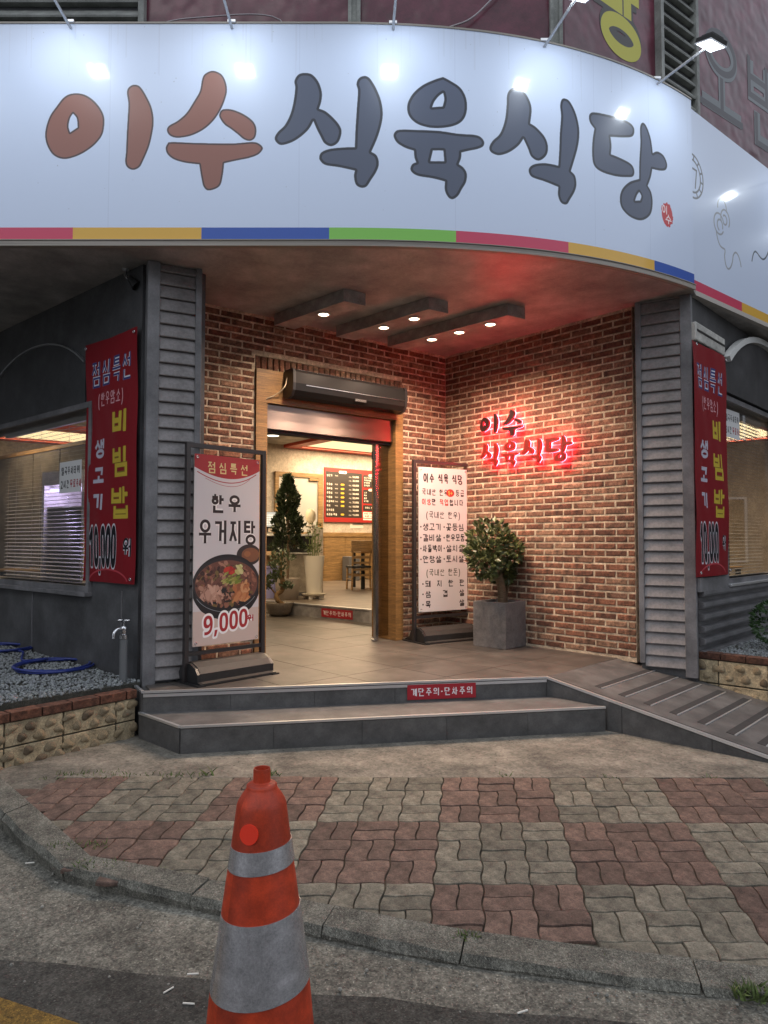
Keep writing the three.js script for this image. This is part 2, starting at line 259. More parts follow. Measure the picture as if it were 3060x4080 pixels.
// ---------------------------------------------------------------- ground
const ROAD = -0.114, FLOOR = 0.34, SOFFIT = 3.70;
const slope = (x, z) => (z > -4.33 ? -0.05 * (z + 4.33) : 0);          // the pavement falls towards the road
const spread = (g, f) => { const p = g.attributes.position; for (let i = 0; i < p.count; i++) p.setY(i, p.getY(i) + f(p.getX(i), p.getZ(i))); g.computeVertexNormals(); return g; };
{
  const road = setting('road', 'worn grey asphalt road');
  const g = new THREE.PlaneGeometry(160, 160, 1, 1).rotateX(-Math.PI / 2); put('asphalt', boxUV(g), M.asphalt, road, [0, ROAD, 0]);
  // the older, darker lane of asphalt with a ragged lip, and the yellow line at its side
  const lip = []; for (let i = 0; i <= 40; i++) { const x = -6 + i * 0.3, z = -2.62 + 0.16 * Math.max(0, x + 1.2) + rr(-0.02, 0.02) + (x < -1.4 ? 0.35 * (-1.4 - x) * -0.9 : 0); lip.push([x, z]); }
  put('asphalt_lane', prism([...lip, [6, 6], [-6, 6]], ROAD + 0.001, ROAD + 0.008), mat(0.15, 0.15, 0.15, { map: 'asphalt', size: 0.8, bump: 'bump', bumpSize: 0.5, bumpScale: 0.005, roughness: 0.9 }), road);
  put('yellow_line', prism([[-3.2, -3.17], [-0.75, -2.21], [-0.66, -2.34 + 0.1], [-0.62, -1.98], [-3.3, -2.95]].slice(0, 2).concat([[-0.82, -1.98], [-3.3, -2.92]]), ROAD + 0.009, ROAD + 0.0125), mat(0.5, 0.3, 0.06, { map: 'asphalt', size: 0.6, roughness: 0.9 }), road);
}
const KI = [[-3.6, -5.45], [-2.75, -4.68], [-2.206, -4.153], [-1.795, -3.746], [-1.383, -3.335], [-1.025, -3.23], [-0.695, -3.117], [-0.339, -2.985], [0, -2.868], [0.299, -2.777], [0.769, -2.672], [1.253, -2.58], [1.75, -2.5], [2.6, -2.42], [3.6, -2.36]];
const KO = [[-3.72, -5.3], [-2.85, -4.52], [-2.32, -4.02], [-1.9, -3.6], [-1.5, -3.24], [-1.1, -3.085], [-0.755, -2.965], [-0.395, -2.825], [-0.05, -2.705], [0.255, -2.606], [0.733, -2.5], [1.22, -2.41], [1.73, -2.325], [2.58, -2.24], [3.58, -2.18]];
KO.forEach((p, i) => { p[0] += (KI[i][0] - p[0]) * 0.13; p[1] += (KI[i][1] - p[1]) * 0.13; });
{
  const apron = setting('apron', 'rough pale concrete apron in front of the steps'), m = (i) => [(KI[i][0] + KO[i][0]) / 2, (KI[i][1] + KO[i][1]) / 2];
  put('concrete', prism([m(0), m(1), m(2), m(3), [-1.9, -3.9], [-2.02, -4.331], [7, -4.331], [7, -9], [-8, -9]], -0.3, (x, z) => slope(x, z) - 0.001), M.apron, apron);
}
{
  const pave = setting('pavement', 'interlocking block pavement in red and grey squares');
  const mids = KI.map((p, i) => [(p[0] * 2 + KO[i][0]) / 3, (p[1] * 2 + KO[i][1]) / 3]).slice(2, 14);
  put('sand_bed', prism([...mids, [2.6, -4.33], [-2.2, -4.33]], (x, z) => slope(x, z) - 0.1, (x, z) => slope(x, z) - 0.014), M.joint, pave);
  const O = [-0.283, -4.337], EX = [0.216, 0.002], EZ = [-0.024, 0.2003], AMP = 0.029;     // one module: two pavers
  const at = (u, v) => [EX[0] * u + EZ[0] * v, EX[1] * u + EZ[1] * v];
  const border = (kind, t) => AMP * Math.sin(2 * Math.PI * t);
  function paver(piece) { // wavy outline inside the unit module, then put on the module's axes
    const e = [], N = 6, w = border, ramp = (k) => k / N;
    const h = piece[0] === 'h', far = piece[1] === 'a';                // h: the two lie one behind the other; v: side by side
    const u0 = h ? 0 : far ? 0 : 0.5, u1 = h ? 1 : far ? 0.5 : 1, v0 = h ? (far ? 0 : 0.5) : 0, v1 = h ? (far ? 0.5 : 1) : 1;
    const U = (u, v) => u + w('x', v), Vv = (u, v) => v + w('z', u);
    for (let k = 0; k < N; k++) e.push([u0 + (u1 - u0) * ramp(k), v0, 'z']); for (let k = 0; k < N; k++) e.push([u1, v0 + (v1 - v0) * ramp(k), 'x']);
    for (let k = 0; k < N; k++) e.push([u1 - (u1 - u0) * ramp(k), v1, 'z']); for (let k = 0; k < N; k++) e.push([u0, v1 - (v1 - v0) * ramp(k), 'x']);
    const cu = (u0 + u1) / 2, cv = (v0 + v1) / 2, su = h ? 0.975 : 0.95, sv = h ? 0.95 : 0.975;
    const poly = e.map(([u, v, s]) => { let a = u, b = v; if (s === 'z') b = Vv(u, v); else a = U(u, v); return at(cu + (a - cu) * su - 0.5, cv + (b - cv) * sv - 0.5); });
    const top = poly.map(([x, z]) => { const c = at(cu - 0.5, cv - 0.5); return [c[0] + (x - c[0]) * 0.965, c[1] + (z - c[1]) * 0.965]; });
    // sides up to a small chamfer, then the top
    const P = [], n = poly.length, q = (p, y) => [p[0], y, p[1]];
    for (const [a, b, c] of THREE.ShapeUtils.triangulateShape(top.map((p) => new THREE.Vector2(...p)), [])) P.push(...q(top[a], 0), ...q(top[c], 0), ...q(top[b], 0));
    for (let i = 0; i < n; i++) { const j = (i + 1) % n; P.push(...q(poly[i], -0.02), ...q(poly[i], -0.005), ...q(poly[j], -0.005), ...q(poly[i], -0.02), ...q(poly[j], -0.005), ...q(poly[j], -0.02), ...q(poly[i], -0.005), ...q(top[i], 0), ...q(top[j], 0), ...q(poly[i], -0.005), ...q(top[j], 0), ...q(poly[j], -0.005)); }
    const g = new THREE.BufferGeometry(); g.setAttribute('position', new THREE.Float32BufferAttribute(P, 3)); g.computeVertexNormals(); return { g: boxUV(g), c: at(cu - 0.5, cv - 0.5) };
  }
  const kinds = { ha: paver('ha'), hb: paver('hb'), va: paver('va'), vb: paver('vb') }, all = [];
  for (let j = 0; j < 11; j++) for (let i = -9; i < 20; i++) {
    const c = [O[0] + EX[0] * (i + 0.5) + EZ[0] * (j + 0.5), O[1] + EX[1] * (i + 0.5) + EZ[1] * (j + 0.5)], red = (Math.floor((i + 300) / 3) + Math.floor(j / 3)) % 2 === 1, h = (i + j + 200) % 2 === 0;
    for (const s of ['a', 'b']) { const k = kinds[(h ? 'h' : 'v') + s], x = c[0] + k.c[0], z = c[1] + k.c[1]; if (z < kerbZ(x) + 0.05 && x > -2.2 + Math.max(0, (-4.1 - z)) * 1.2 && x < 3.3) all.push({ c, k, red, near: Math.hypot(x, z) + (Math.abs(x / z) > 0.55 ? 50 : 0) }); }
  }
  all.sort((a, b) => a.near - b.near);
  const rest = [];
  all.forEach((p, i) => {
    const m = (p.red ? M.redPaver : M.greyPaver)[Math.floor(rnd() * 4)], y = slope(0, p.c[1]) + rr(-0.003, 0.003), tx = 0.05 + rr(-0.01, 0.01), tz = rr(-0.012, 0.012);
    const o = new THREE.Mesh(p.k.g, m); o.position.set(p.c[0], y, p.c[1]); o.rotation.set(tx, 0, tz);
    if (i < 300) { o.name = 'paver'; pave.add(o); } else { o.updateMatrix(); rest.push([p.k.g.clone().applyMatrix4(o.matrix), m]); }
  });
  for (const m of new Set(rest.map((r) => r[1]))) { const o = put('paver_field', rest.filter((r) => r[1] === m).map((r) => r[0]), m, pave); o.userData.kind = 'stuff'; }
}
function kerbZ(x) { for (let i = 0; i < KI.length - 1; i++) if (x >= KI[i][0] && x <= KI[i + 1][0]) { const t = (x - KI[i][0]) / (KI[i + 1][0] - KI[i][0]); return KI[i][1] + (KI[i + 1][1] - KI[i][1]) * t; } return x < KI[0][0] ? -9 : -2.3; }
{
  const kerb = setting('kerb', 'low worn concrete kerb curving round the corner');
  const mid = (a, b, t) => [a[0] + (b[0] - a[0]) * t, a[1] + (b[1] - a[1]) * t];
  const at = (L, s) => { const i = Math.min(L.length - 2, Math.floor(s)); return mid(L[i], L[i + 1], s - i); };
  const cuts = [0, 1.25, 2.55, 4.0, 5.75, 7.4, 9.05, 10.75, 12.2, 13, 14];
  for (let i = 0; i < cuts.length - 1; i++) {
    const P = [], N = 7, a = cuts[i] + 0.007, b = cuts[i + 1] - 0.007, dy = rr(-0.004, 0.004), rows = [];
    for (let k = 0; k <= N; k++) {
      const s = a + (b - a) * k / N, p = at(KI, s), q = at(KO, s), y = slope(p[0], p[1]) + 0.016 + dy, yo = slope(q[0], q[1]) + 0.01 + dy, w = rr(-0.006, 0.006), e = mid(p, q, 0.88 + rr(-0.03, 0.03));
      rows.push([[...p, -0.3], [...p, y], [...e, yo + rr(-0.004, 0.002)], [q[0] + w, q[1] + w, yo - 0.028 + rr(-0.01, 0.006)], [...mid(p, q, 0.72), -0.3]].map(([x, z, yy]) => [x, yy, z]));
    }
    for (let k = 0; k < N; k++) for (let j = 0; j < 4; j++) { const A = rows[k][j], C = rows[k + 1][j], D = rows[k + 1][j + 1], E = rows[k][j + 1]; P.push(...A, ...E, ...D, ...A, ...D, ...C); }
    for (const r of [rows[0], rows[N]]) for (let j = 1; j < 4; j++) P.push(...r[0], ...r[j], ...r[j + 1]);
    const g = new THREE.BufferGeometry(); g.setAttribute('position', new THREE.Float32BufferAttribute(P, 3)); g.computeVertexNormals(); put('kerb_stone', boxUV(g), M.kerb, kerb);
  }
}

// ---------------------------------------------------------------- entrance steps, platform and ramp
const CORNER = [0.745, -8.30], WALL_L = [-1.745, -6.37], WALL_R = [2.37, -6.52];
const RD = [0.723, 0.691], RN = [0.691, -0.723];                        // ramp: down, across
const EDGE = [1.336, -5.75], rampY = (x, z) => Math.max(-0.02, FLOOR - 0.182 * Math.max(0, (x - EDGE[0]) * RD[0] + (z - EDGE[1]) * RD[1]));
const on = (p, d, t, n = RN, u = 0) => [p[0] + d[0] * t + n[0] * u, p[1] + d[1] * t + n[1] * u];
{
  const t = thing('entrance_steps', 'grey tiled entrance platform with one lower step and bright metal nosings', 'steps', [0, 0, 0]);
  const upA = [-1.79, -5.19], upB = EDGE, loA = [-1.4, -4.81], loB = [1.70, -5.375];
  put('platform_core', prism([upA, upB, on(EDGE, RD, 0, RN, 1.5), [2.5, -8.5], [-1, -12], [-3.3, -8], [-1.95, -5.6]], -0.05, FLOOR - 0.016), M.riser[0], t);
  // floor tiles, laid along the right-hand wall
  const A = [0.674, 0.739], N2 = [0.739, -0.674], zone = [upA, upB, on(EDGE, RD, 0.02, RN, 1.42), [1.9, -8.2], [-0.16, -9.7], [-2.6, -11.2], [-3.2, -8], [-1.95, -5.62]];
  const hull = [[-1.79, -5.19], upB, on(EDGE, RD, 0.02, RN, 1.42), [1.9, -8.2], [-0.1, -9.75], [-2.6, -11.2], [-3.2, -8], [-2.0, -5.7]];
  for (let i = -8; i < 8; i++) for (let j = -8; j < 9; j++) {
    const o = [-0.334, -5.78], c = [[i, j], [i + 1, j], [i + 1, j + 1], [i, j + 1]].map(([a, b], k) => { const g = 0.0025, u = a * 0.6 + (k === 0 || k === 3 ? g : -g), v = b * 0.6 + (k < 2 ? g : -g); return [o[0] + A[0] * u + N2[0] * v, o[1] + A[1] * u + N2[1] * v]; });
    const q = clip(c, hull); if (q.length > 2) put('floor_tile', prism(q, FLOOR - 0.015, FLOOR + rr(-0.0006, 0.0006)), M.tile[Math.floor(rnd() * 3)], t);
  }
  const lerp = (a, b, k) => [a[0] + (b[0] - a[0]) * k, a[1] + (b[1] - a[1]) * k];
  const out = (a, b) => { const l = Math.hypot(b[0] - a[0], b[1] - a[1]); return [-(b[1] - a[1]) / l, (b[0] - a[0]) / l]; };
  const bar = (a, b, y0, y1, w, shift = 0) => { const n = out(a, b), s = (p, k) => [p[0] + n[0] * k, p[1] + n[1] * k]; return prism([s(a, shift), s(b, shift), s(b, shift + w), s(a, shift + w)], y0, y1); };
  // upper riser in tiles, lower step with its own riser and tread
  for (let k = 0; k < 5; k++) put('riser_tile', bar(lerp(upA, upB, k / 5 + 0.0004), lerp(upA, upB, (k + 1) / 5 - 0.0004), 0.18, FLOOR - 0.018, 0.012), M.riser[k % 2], t);
  put('nosing', [bar(upA, upB, FLOOR - 0.012, FLOOR + 0.004, 0.022, -0.006), bar(upA, upB, FLOOR - 0.04, FLOOR - 0.018, 0.006, 0.012)], M.alu, t);
  put('lower_tread', prism([loA, loB, [1.36, -5.72], upA.map((v, i) => v + [-0.02, 0.0][i])], -0.05, 0.185), M.stepTread, t);
  for (let k = 0; k < 5; k++) put('riser_tile', bar(lerp(loA, loB, k / 5 + 0.0004), lerp(loA, loB, (k + 1) / 5 - 0.0004), -0.02, 0.168, 0.012), M.riser[(k + 1) % 2], t);
  const sideA = [-1.815, -5.2];
  put('riser_tile', bar(sideA, loA, -0.02, 0.168, 0.012), M.riser[0], t);
  put('nosing', [bar(loA, loB, 0.174, 0.1895, 0.022, -0.004), bar(sideA, loA, 0.174, 0.1895, 0.022, -0.004)], M.alu, t);
  // left end of the platform
  put('riser_tile', bar([-1.95, -5.45], upA, -0.02, FLOOR - 0.018, 0.012), M.riser[1], t);
  put('nosing', bar([-1.95, -5.45], upA, FLOOR - 0.012, FLOOR + 0.004, 0.022, -0.006), M.alu, t);
}
{
  const t = thing('wheelchair_ramp', 'grey tiled ramp with dark anti-slip strips running down from the platform', 'ramp', [0, 0, 0]);
  const len = 1.95, w = 1.4, q = (a, b) => on(EDGE, RD, a, RN, b);
  put('ramp_bed', prism([q(0.003, 0.012), q(len, 0.012), q(len, w), q(0.003, w)], -0.06, (x, z) => rampY(x, z)), M.ramp, t);
  put('ramp_bed', prism([q(0.0, w), q(0.5, w), q(0.5, w + 0.12), q(0, w + 0.12)], -0.06, (x, z) => rampY(x, z) - 0.002), M.ramp, t);
  for (let k = 0; k < 3; k++) put('side_tile', prism([q(k * 0.65 + 0.002, 0), q(k * 0.65 + 0.648, 0), q(k * 0.65 + 0.648, 0.0115), q(k * 0.65 + 0.002, 0.0115)], -0.06, (x, z) => rampY(x, z) - 0.02), M.riser[k % 2], t);
  put('nosing', prism([q(0, -0.006), q(len, -0.006), q(len, 0.02), q(0, 0.02)], (x, z) => rampY(x, z) - 0.014, (x, z) => rampY(x, z) + 0.004), M.alu, t);
  put('edge_band', prism([q(0, 0.022), q(len, 0.022), q(len, 0.045), q(0, 0.045)], (x, z) => rampY(x, z) - 0.01, (x, z) => rampY(x, z) + 0.002), M.strip, t);
  for (let k = 0; k < 8; k++) { const a = 0.33 + k * 0.2; const s = put('grip_strip', prism([q(a, 0.2), q(a + 0.055, 0.2), q(a + 0.055, 1.28), q(a, 1.28)], (x, z) => rampY(x, z) - 0.01, (x, z) => rampY(x, z) + 0.003), M.strip, t); put('strip_edge', prism([q(a + 0.056, 0.2), q(a + 0.066, 0.2), q(a + 0.066, 1.28), q(a + 0.056, 1.28)], (x, z) => rampY(x, z) - 0.01, (x, z) => rampY(x, z) + 0.006), M.alu, s); }
}

// ---------------------------------------------------------------- brick walls of the entrance recess
const turnOf = (a, b) => Math.atan2(-(b[1] - a[1]), b[0] - a[0]);
const BL = 0.217, BH = 0.0505, JT = 0.0172;
const brickShapes = [...Array(14).keys()].map((v) => {
  const w = BL / 2, h = BH / 2, j = () => rr(-0.003, 0.003), f = [[-w, -h], [w, -h], [w, h], [-w, h]].map(([x, y]) => [x + j(), y + j() * 0.7]), c = 0.006 + (v % 4) * 0.001, ou = rnd(), ov = rnd();
  const inn = f.map(([x, y]) => [x - Math.sign(x) * c, y - Math.sign(y) * c * 0.8]), P = [], zf = 0.0;
  P.push(...inn[0], zf, ...inn[1], zf, ...inn[2], zf, ...inn[0], zf, ...inn[2], zf, ...inn[3], zf);
  for (let i = 0; i < 4; i++) { const k = (i + 1) % 4, z1 = -0.004, z2 = -0.03; P.push(...f[i], z1, ...f[k], z1, ...inn[k], zf, ...f[i], z1, ...inn[k], zf, ...inn[i], zf, ...f[i], z2, ...f[k], z2, ...f[k], z1, ...f[i], z2, ...f[k], z1, ...f[i], z1); }
  const g = new THREE.BufferGeometry(); g.setAttribute('position', new THREE.Float32BufferAttribute(P, 3)); g.computeVertexNormals(); const q = boxUV(g), uv = q.attributes.uv; for (let i = 0; i < uv.count; i++) uv.setXY(i, uv.getX(i) + ou, uv.getY(i) + ov); return q;
});
function brickWall(label, A, Bp, blocked, stand) {
  const L = Math.hypot(Bp[0] - A[0], Bp[1] - A[1]), t = thing('brick_wall', label, 'wall', [A[0], FLOOR, A[1]], turnOf(A, Bp)), H = SOFFIT - FLOOR - 0.005;
  t.updateMatrixWorld(true);
  const items = [], add = (x0, x1, y0, y1, up) => items.push({ x0, x1, y0, y1, up });
  for (let r = 0, y = JT * 1.6; y < H - 0.03; r++, y += BH + JT) {
    let x = r % 2 ? -(BL + JT) / 2 : 0; x += rr(-0.006, 0.006);
    for (; x < L; x += BL + JT) {
      let spans = [[Math.max(0.004, x), Math.min(L - 0.004, x + BL)]];
      for (const [bx0, bx1, by0, by1] of blocked) if (y + BH > by0 && y < by1) spans = spans.flatMap(([a, b]) => (b <= bx0 || a >= bx1 ? [[a, b]] : [[a, Math.min(b, bx0 - 0.006)], [Math.max(a, bx1 + 0.006), b]]));
      for (const [a, b] of spans) if (b - a > 0.025) add(a, b, y, Math.min(y + BH, H));
    }
  }
  for (const s of stand) for (let x = s.x0; x < s.x1 - 0.03; x += BH + JT) add(x, Math.min(x + BH, s.x1), s.y0, s.y1, true);
  const eye = camera.position.clone(), v = V3();
  for (const b of items) { v.set((b.x0 + b.x1) / 2, (b.y0 + b.y1) / 2, 0).applyMatrix4(t.matrixWorld); b.far = v.distanceTo(eye) - (b.x1 - b.x0); }
  items.sort((a, b) => a.far - b.far);
  const loose = [];
  items.forEach((b, i) => {
    const tint = Math.floor(rnd() * 7), g = brickShapes[Math.floor(rnd() * 14)], o = new THREE.Mesh(g, M.brick[tint]);
    o.position.set((b.x0 + b.x1) / 2, (b.y0 + b.y1) / 2, 0.0055 + rr(-0.0015, 0.002)); o.rotation.set(rr(-0.01, 0.01), rr(-0.008, 0.008), b.up ? Math.PI / 2 : rr(-0.006, 0.006));
    o.scale.set((b.up ? b.y1 - b.y0 : b.x1 - b.x0) / BL, (b.up ? b.x1 - b.x0 : b.y1 - b.y0) / BH, 1);
    if (i < 300) { o.name = 'brick'; t.add(o); } else {
      o.updateMatrix(); const q = g.clone().applyMatrix4(o.matrix), n = q.attributes.position.count, c = new Float32Array(n * 3); for (let k = 0; k < n; k++) c.set(M.brickTints[tint], k * 3);
      q.setAttribute('color', new THREE.BufferAttribute(c, 3)); loose.push(q);
    }
  });
  if (loose.length) put('brick_field', loose, M.brickMixed, t).userData.kind = 'stuff';
  // mortar bed round the opening
  const bed = []; if (!blocked.length) bed.push(B(0, L, -0.02, H + 0.004, -0.2, 0)); else { const [x0, x1, , y1] = blocked[0]; bed.push(B(0, x0, -0.02, H + 0.004, -0.2, 0), B(x1, L, -0.02, H + 0.004, -0.2, 0), B(x0, x1, y1, H + 0.004, -0.2, 0)); }
  put('mortar_bed', bed, M.mortar, t); return t;
}
const DX0 = 0.60, DX1 = 2.465, DTOP = 3.16 - FLOOR;
brickWall('old red brick wall with the doorway in it', WALL_L, CORNER, [[DX0, DX1, -1, DTOP + 0.135]]  , [{ x0: DX0 + 0.004, x1: DX1, y0: DTOP + 0.008, y1: DTOP + 0.128 }]);
brickWall('old red brick wall carrying the glowing red letters', CORNER, WALL_R, [], []);

// ---------------------------------------------------------------- clad pillars either side of the recess
function pillar(label, A, C, postW, postN, footA, footC, back) {
  const L = Math.hypot(C[0] - A[0], C[1] - A[1]), t = thing('siding_pillar', label, 'pillar', [A[0], 0, A[1]], turnOf(A, C)), top = SOFFIT;
  const x0 = postW, x1 = L - postN, P = 0.1055;
  put('core', B(0.01, L - 0.01, 0.1, top, -0.22, -0.004), M.darkWall, t);
  for (let y = FLOOR + 0.02 - (footC < FLOOR ? 0.05 : 0); y < top - 0.01; y += P) { const h = Math.min(P, top - y); put('siding_board', runX([[0, 0], [0.03, 0.001], [0.033, 0.008], [0.006, h - 0.004], [0, h - 0.004]], x0, x1), M.siding, t, [0, y, 0]); }
  put('corner_post', RB(0, postW, footA, top, -0.1, 0.04, 0.006), M.post, t); put('corner_post', RB(x1, L, footC, top, -0.1, 0.04, 0.006), M.post, t);
  return t;
}
pillar('grey clapboard pillar beside the lunch-special stand, tap at its foot', [-1.895, -5.445], [-1.515, -5.64], 0.095, 0.05, 0.3, FLOOR);
pillar('grey clapboard pillar at the top of the ramp', [2.375, -6.44], [2.80, -6.20], 0.05, 0.1, FLOOR, 0.24);
// short returns between pillars and brick
one('wall_return', 'narrow dark grey wall return behind the left clapboard pillar', 'wall', prism([[-1.53, -5.68], [-1.50, -5.72], [-1.70, -6.40], [-1.98, -6.30], [-1.86, -5.66]], 0.1, SOFFIT - 0.001), M.darkWall);

// ---------------------------------------------------------------- left and right shopfronts
function curveBox(pts, w, z0, z1) { // arched band: pts along the centre line in (x, y)
  const up = [], lo = []; pts.forEach((p, i) => { const a = pts[Math.max(0, i - 1)], b = pts[Math.min(pts.length - 1, i + 1)], l = Math.hypot(b[0] - a[0], b[1] - a[1]), n = [-(b[1] - a[1]) / l, (b[0] - a[0]) / l]; up.push([p[0] + n[0] * w / 2, p[1] + n[1] * w / 2]); lo.push([p[0] - n[0] * w / 2, p[1] - n[1] * w / 2]); });
  return slab(outline([...up, ...lo.reverse()]), z1 - z0).translate(0, 0, z0);
}
const LF0 = [-1.95 - 0.766 * 8.6, -5.5 - 0.643 * 8.6], LF1 = [-1.95, -5.5], RF0 = [2.80, -6.22], RF1 = [2.80 + 0.695 * 8, -6.22 - 0.719 * 8];
function blind(label, x0, x1, y0, y1, host, tilt, m) {
  host.updateMatrixWorld(true); const p = V3((x0 + x1) / 2, y0, -0.16).applyMatrix4(host.matrixWorld), t = thing('window_blind', label, 'blind', p.toArray(), host.rotation.y), n = Math.floor((y1 - y0 - 0.05) / 0.038), g = B(-(x1 - x0) / 2 + 0.02, (x1 - x0) / 2 - 0.02, -0.0008, 0.0008, -0.0175, 0.0175);
  for (let k = 0; k < n; k++) { const s = new THREE.Mesh(g, m); s.name = 'slat'; s.position.y = 0.03 + k * 0.038; s.rotation.x = tilt; t.add(s); }
  put('head_rail', B(-(x1 - x0) / 2, (x1 - x0) / 2, y1 - y0 - 0.045, y1 - y0 - 0.005, -0.02, 0.02), m, t);
  for (const k of [-0.36, -0.1, 0.18, 0.4]) put('ladder_cord', rod([k * (x1 - x0), 0, 0.014], [k * (x1 - x0), y1 - y0 - 0.03, 0.014], 0.0012, 4), m, t);
}
const slatMat = mat(0.3, 0.285, 0.265, { roughness: 0.5 });
{
  const L = 8.6, t = thing('shopfront', 'dark grey left shopfront with an arched window hood, hose lying at its foot', 'shopfront', [LF0[0], 0, LF0[1]], turnOf(LF0, LF1));
  const X = (s) => L - s, wx0 = X(6.9), wx1 = X(0.80), wy0 = 1.07, wy1 = 2.63;
  put('wall_panel', [B(0, wx0, 0, SOFFIT, -0.2, 0), B(wx1, L, 0, SOFFIT, -0.2, 0), B(wx0, wx1, 0, wy0, -0.2, 0), B(wx0, wx1, wy1, SOFFIT, -0.2, 0)], M.darkWall, t);
  for (const s of [0.247, 1.9, 3.7]) put('panel_seam', B(X(s), X(s) + 0.012, 0.35, wy0 - 0.02, 0, 0.008), M.post, t);
  const wf = put('window_frame', [B(wx0 - 0.04, wx1 + 0.05, wy0 - 0.05, wy0, -0.08, 0.03), B(wx0 - 0.04, wx1 + 0.05, wy1, wy1 + 0.05, -0.08, 0.03), B(wx1, wx1 + 0.05, wy0, wy1, -0.08, 0.03), B(wx0 - 0.04, wx0, wy0, wy1, -0.08, 0.03), B(X(3.1), X(3.05), wy0, wy1, -0.08, 0.02)], M.post, t);
  put('window_pane', B(X(3.05), wx1, wy0, wy1, -0.05, -0.044), M.glass, wf); put('window_pane', B(wx0, X(3.1), wy0, wy1, -0.05, -0.044), M.glass, wf);
  put('window_sill', RB(wx0 - 0.05, wx1 + 0.06, wy0 - 0.09, wy0 - 0.05, -0.02, 0.07, 0.006), M.post, t);
  // arched hood: a bent metal rim with a dark panel inside
  const arch = []; for (let i = 0; i <= 26; i++) { const a = -1.28 + 2.33 * i / 26; arch.push([X(1.95) + a, 3.36 - a * a / 4.6 - 0.06 * a ** 4]); }
  put('hood_panel', slab(outline([[X(1.95) - 1.28, 2.685], [X(1.95) + 1.05, 2.685], ...arch.slice().reverse()]), 0.012).translate(0, 0, 0.002), mat(0.07, 0.072, 0.08, { roughness: 0.5, map: 'dirty', size: 1.4 }), t);
  put('hood_rim', curveBox(arch, 0.014, 0.003, 0.035), mat(0.45, 0.46, 0.48, { roughness: 0.3, metalness: 0.7 }), t);
  blind('slatted blind behind the left shop window', X(3.0), wx1 - 0.02, wy0, wy1, t, 0.25, slatMat);
}
{
  const t = thing('shopfront', 'dark grey right shopfront with ribbed cladding under its lit window', 'shopfront', [RF0[0], 0, RF0[1]], turnOf(RF0, RF1)), L = 8, wx0 = 0.80, wx1 = 4.2, wy0 = 1.09, wy1 = 2.86;
  put('wall_panel', [B(0, wx0, 0, SOFFIT, -0.2, 0), B(wx1, L, 0, SOFFIT, -0.2, 0), B(wx0, wx1, 0, wy0, -0.2, 0), B(wx0, wx1, wy1, SOFFIT, -0.2, 0)], M.darkWall, t);
  for (let y = 0.3, k = 0; k < 7; k++, y += 0.108) put('rib_board', runX([[0, 0], [0.05, 0.012], [0.056, 0.03], [0.05, 0.06], [0.004, 0.074], [0.002, 0.106], [0, 0.106]], 0.05, 7.95), M.post, t, [0, y, 0.001]);
  const wf = put('window_frame', [B(wx0 - 0.05, wx1 + 0.04, wy0 - 0.05, wy0, -0.08, 0.03), B(wx0 - 0.05, wx1 + 0.04, wy1, wy1 + 0.05, -0.08, 0.03), B(wx0 - 0.05, wx0, wy0, wy1, -0.08, 0.03), B(wx1, wx1 + 0.04, wy0, wy1, -0.08, 0.03), B(2.6, 2.65, wy0, wy1, -0.08, 0.02)], M.post, t);
  put('window_pane', B(wx0, 2.6, wy0, wy1, -0.05, -0.044), M.glass, wf); put('window_pane', B(2.65, wx1, wy0, wy1, -0.05, -0.044), M.glass, wf);
  put('window_sill', [RB(wx0 - 0.05, wx1 + 0.05, wy0 - 0.075, wy0 - 0.05, -0.02, 0.07, 0.006), RB(wx0 - 0.05, wx1 + 0.05, wy0 - 0.11, wy0 - 0.085, -0.02, 0.05, 0.006)], M.alu, t);
  put('banner_ledge', RB(-0.02, 0.72, 1.0, 1.13, 0.002, 0.05, 0.008), M.post, t);
  const arch = []; for (let i = 0; i <= 26; i++) { const a = -1.35 + 2.7 * i / 26; arch.push([2.0 + a, 3.64 - a * a / 5.2 - 0.04 * a ** 4]); }
  put('hood_panel', slab(outline([[0.72, 2.93], [3.3, 2.93], ...arch.filter((p) => p[0] > 0.72 && p[0] < 3.3).reverse()]), 0.05).translate(0, 0, 0.002), mat(0.07, 0.072, 0.08, { roughness: 0.5, map: 'dirty', size: 1.4 }), t);
  put('hood_rim', curveBox(arch.filter((p) => p[1] > 3.2), 0.06, 0.03, 0.1), mat(0.62, 0.62, 0.6, { roughness: 0.45 }), t);
  blind('slatted blind behind the right shop window', wx0 + 0.02, 2.58, wy0, wy1, t, 0.12, slatMat);
  t.updateMatrixWorld(true); const q = V3(0.3, 3.27, 0.003).applyMatrix4(t.matrixWorld), sb = thing('shutter_box', 'white metal shutter box above the right red banner', 'shutter box', q.toArray(), t.rotation.y);
  put('housing', RB(-0.35, 0.42, 0, 0.17, 0, 0.06, 0.012), mat(0.7, 0.7, 0.68, { roughness: 0.4, map: 'dirty', size: 0.8 }), sb); put('slot', B(-0.33, 0.4, 0.085, 0.105, 0.058, 0.064), M.black, sb);
}

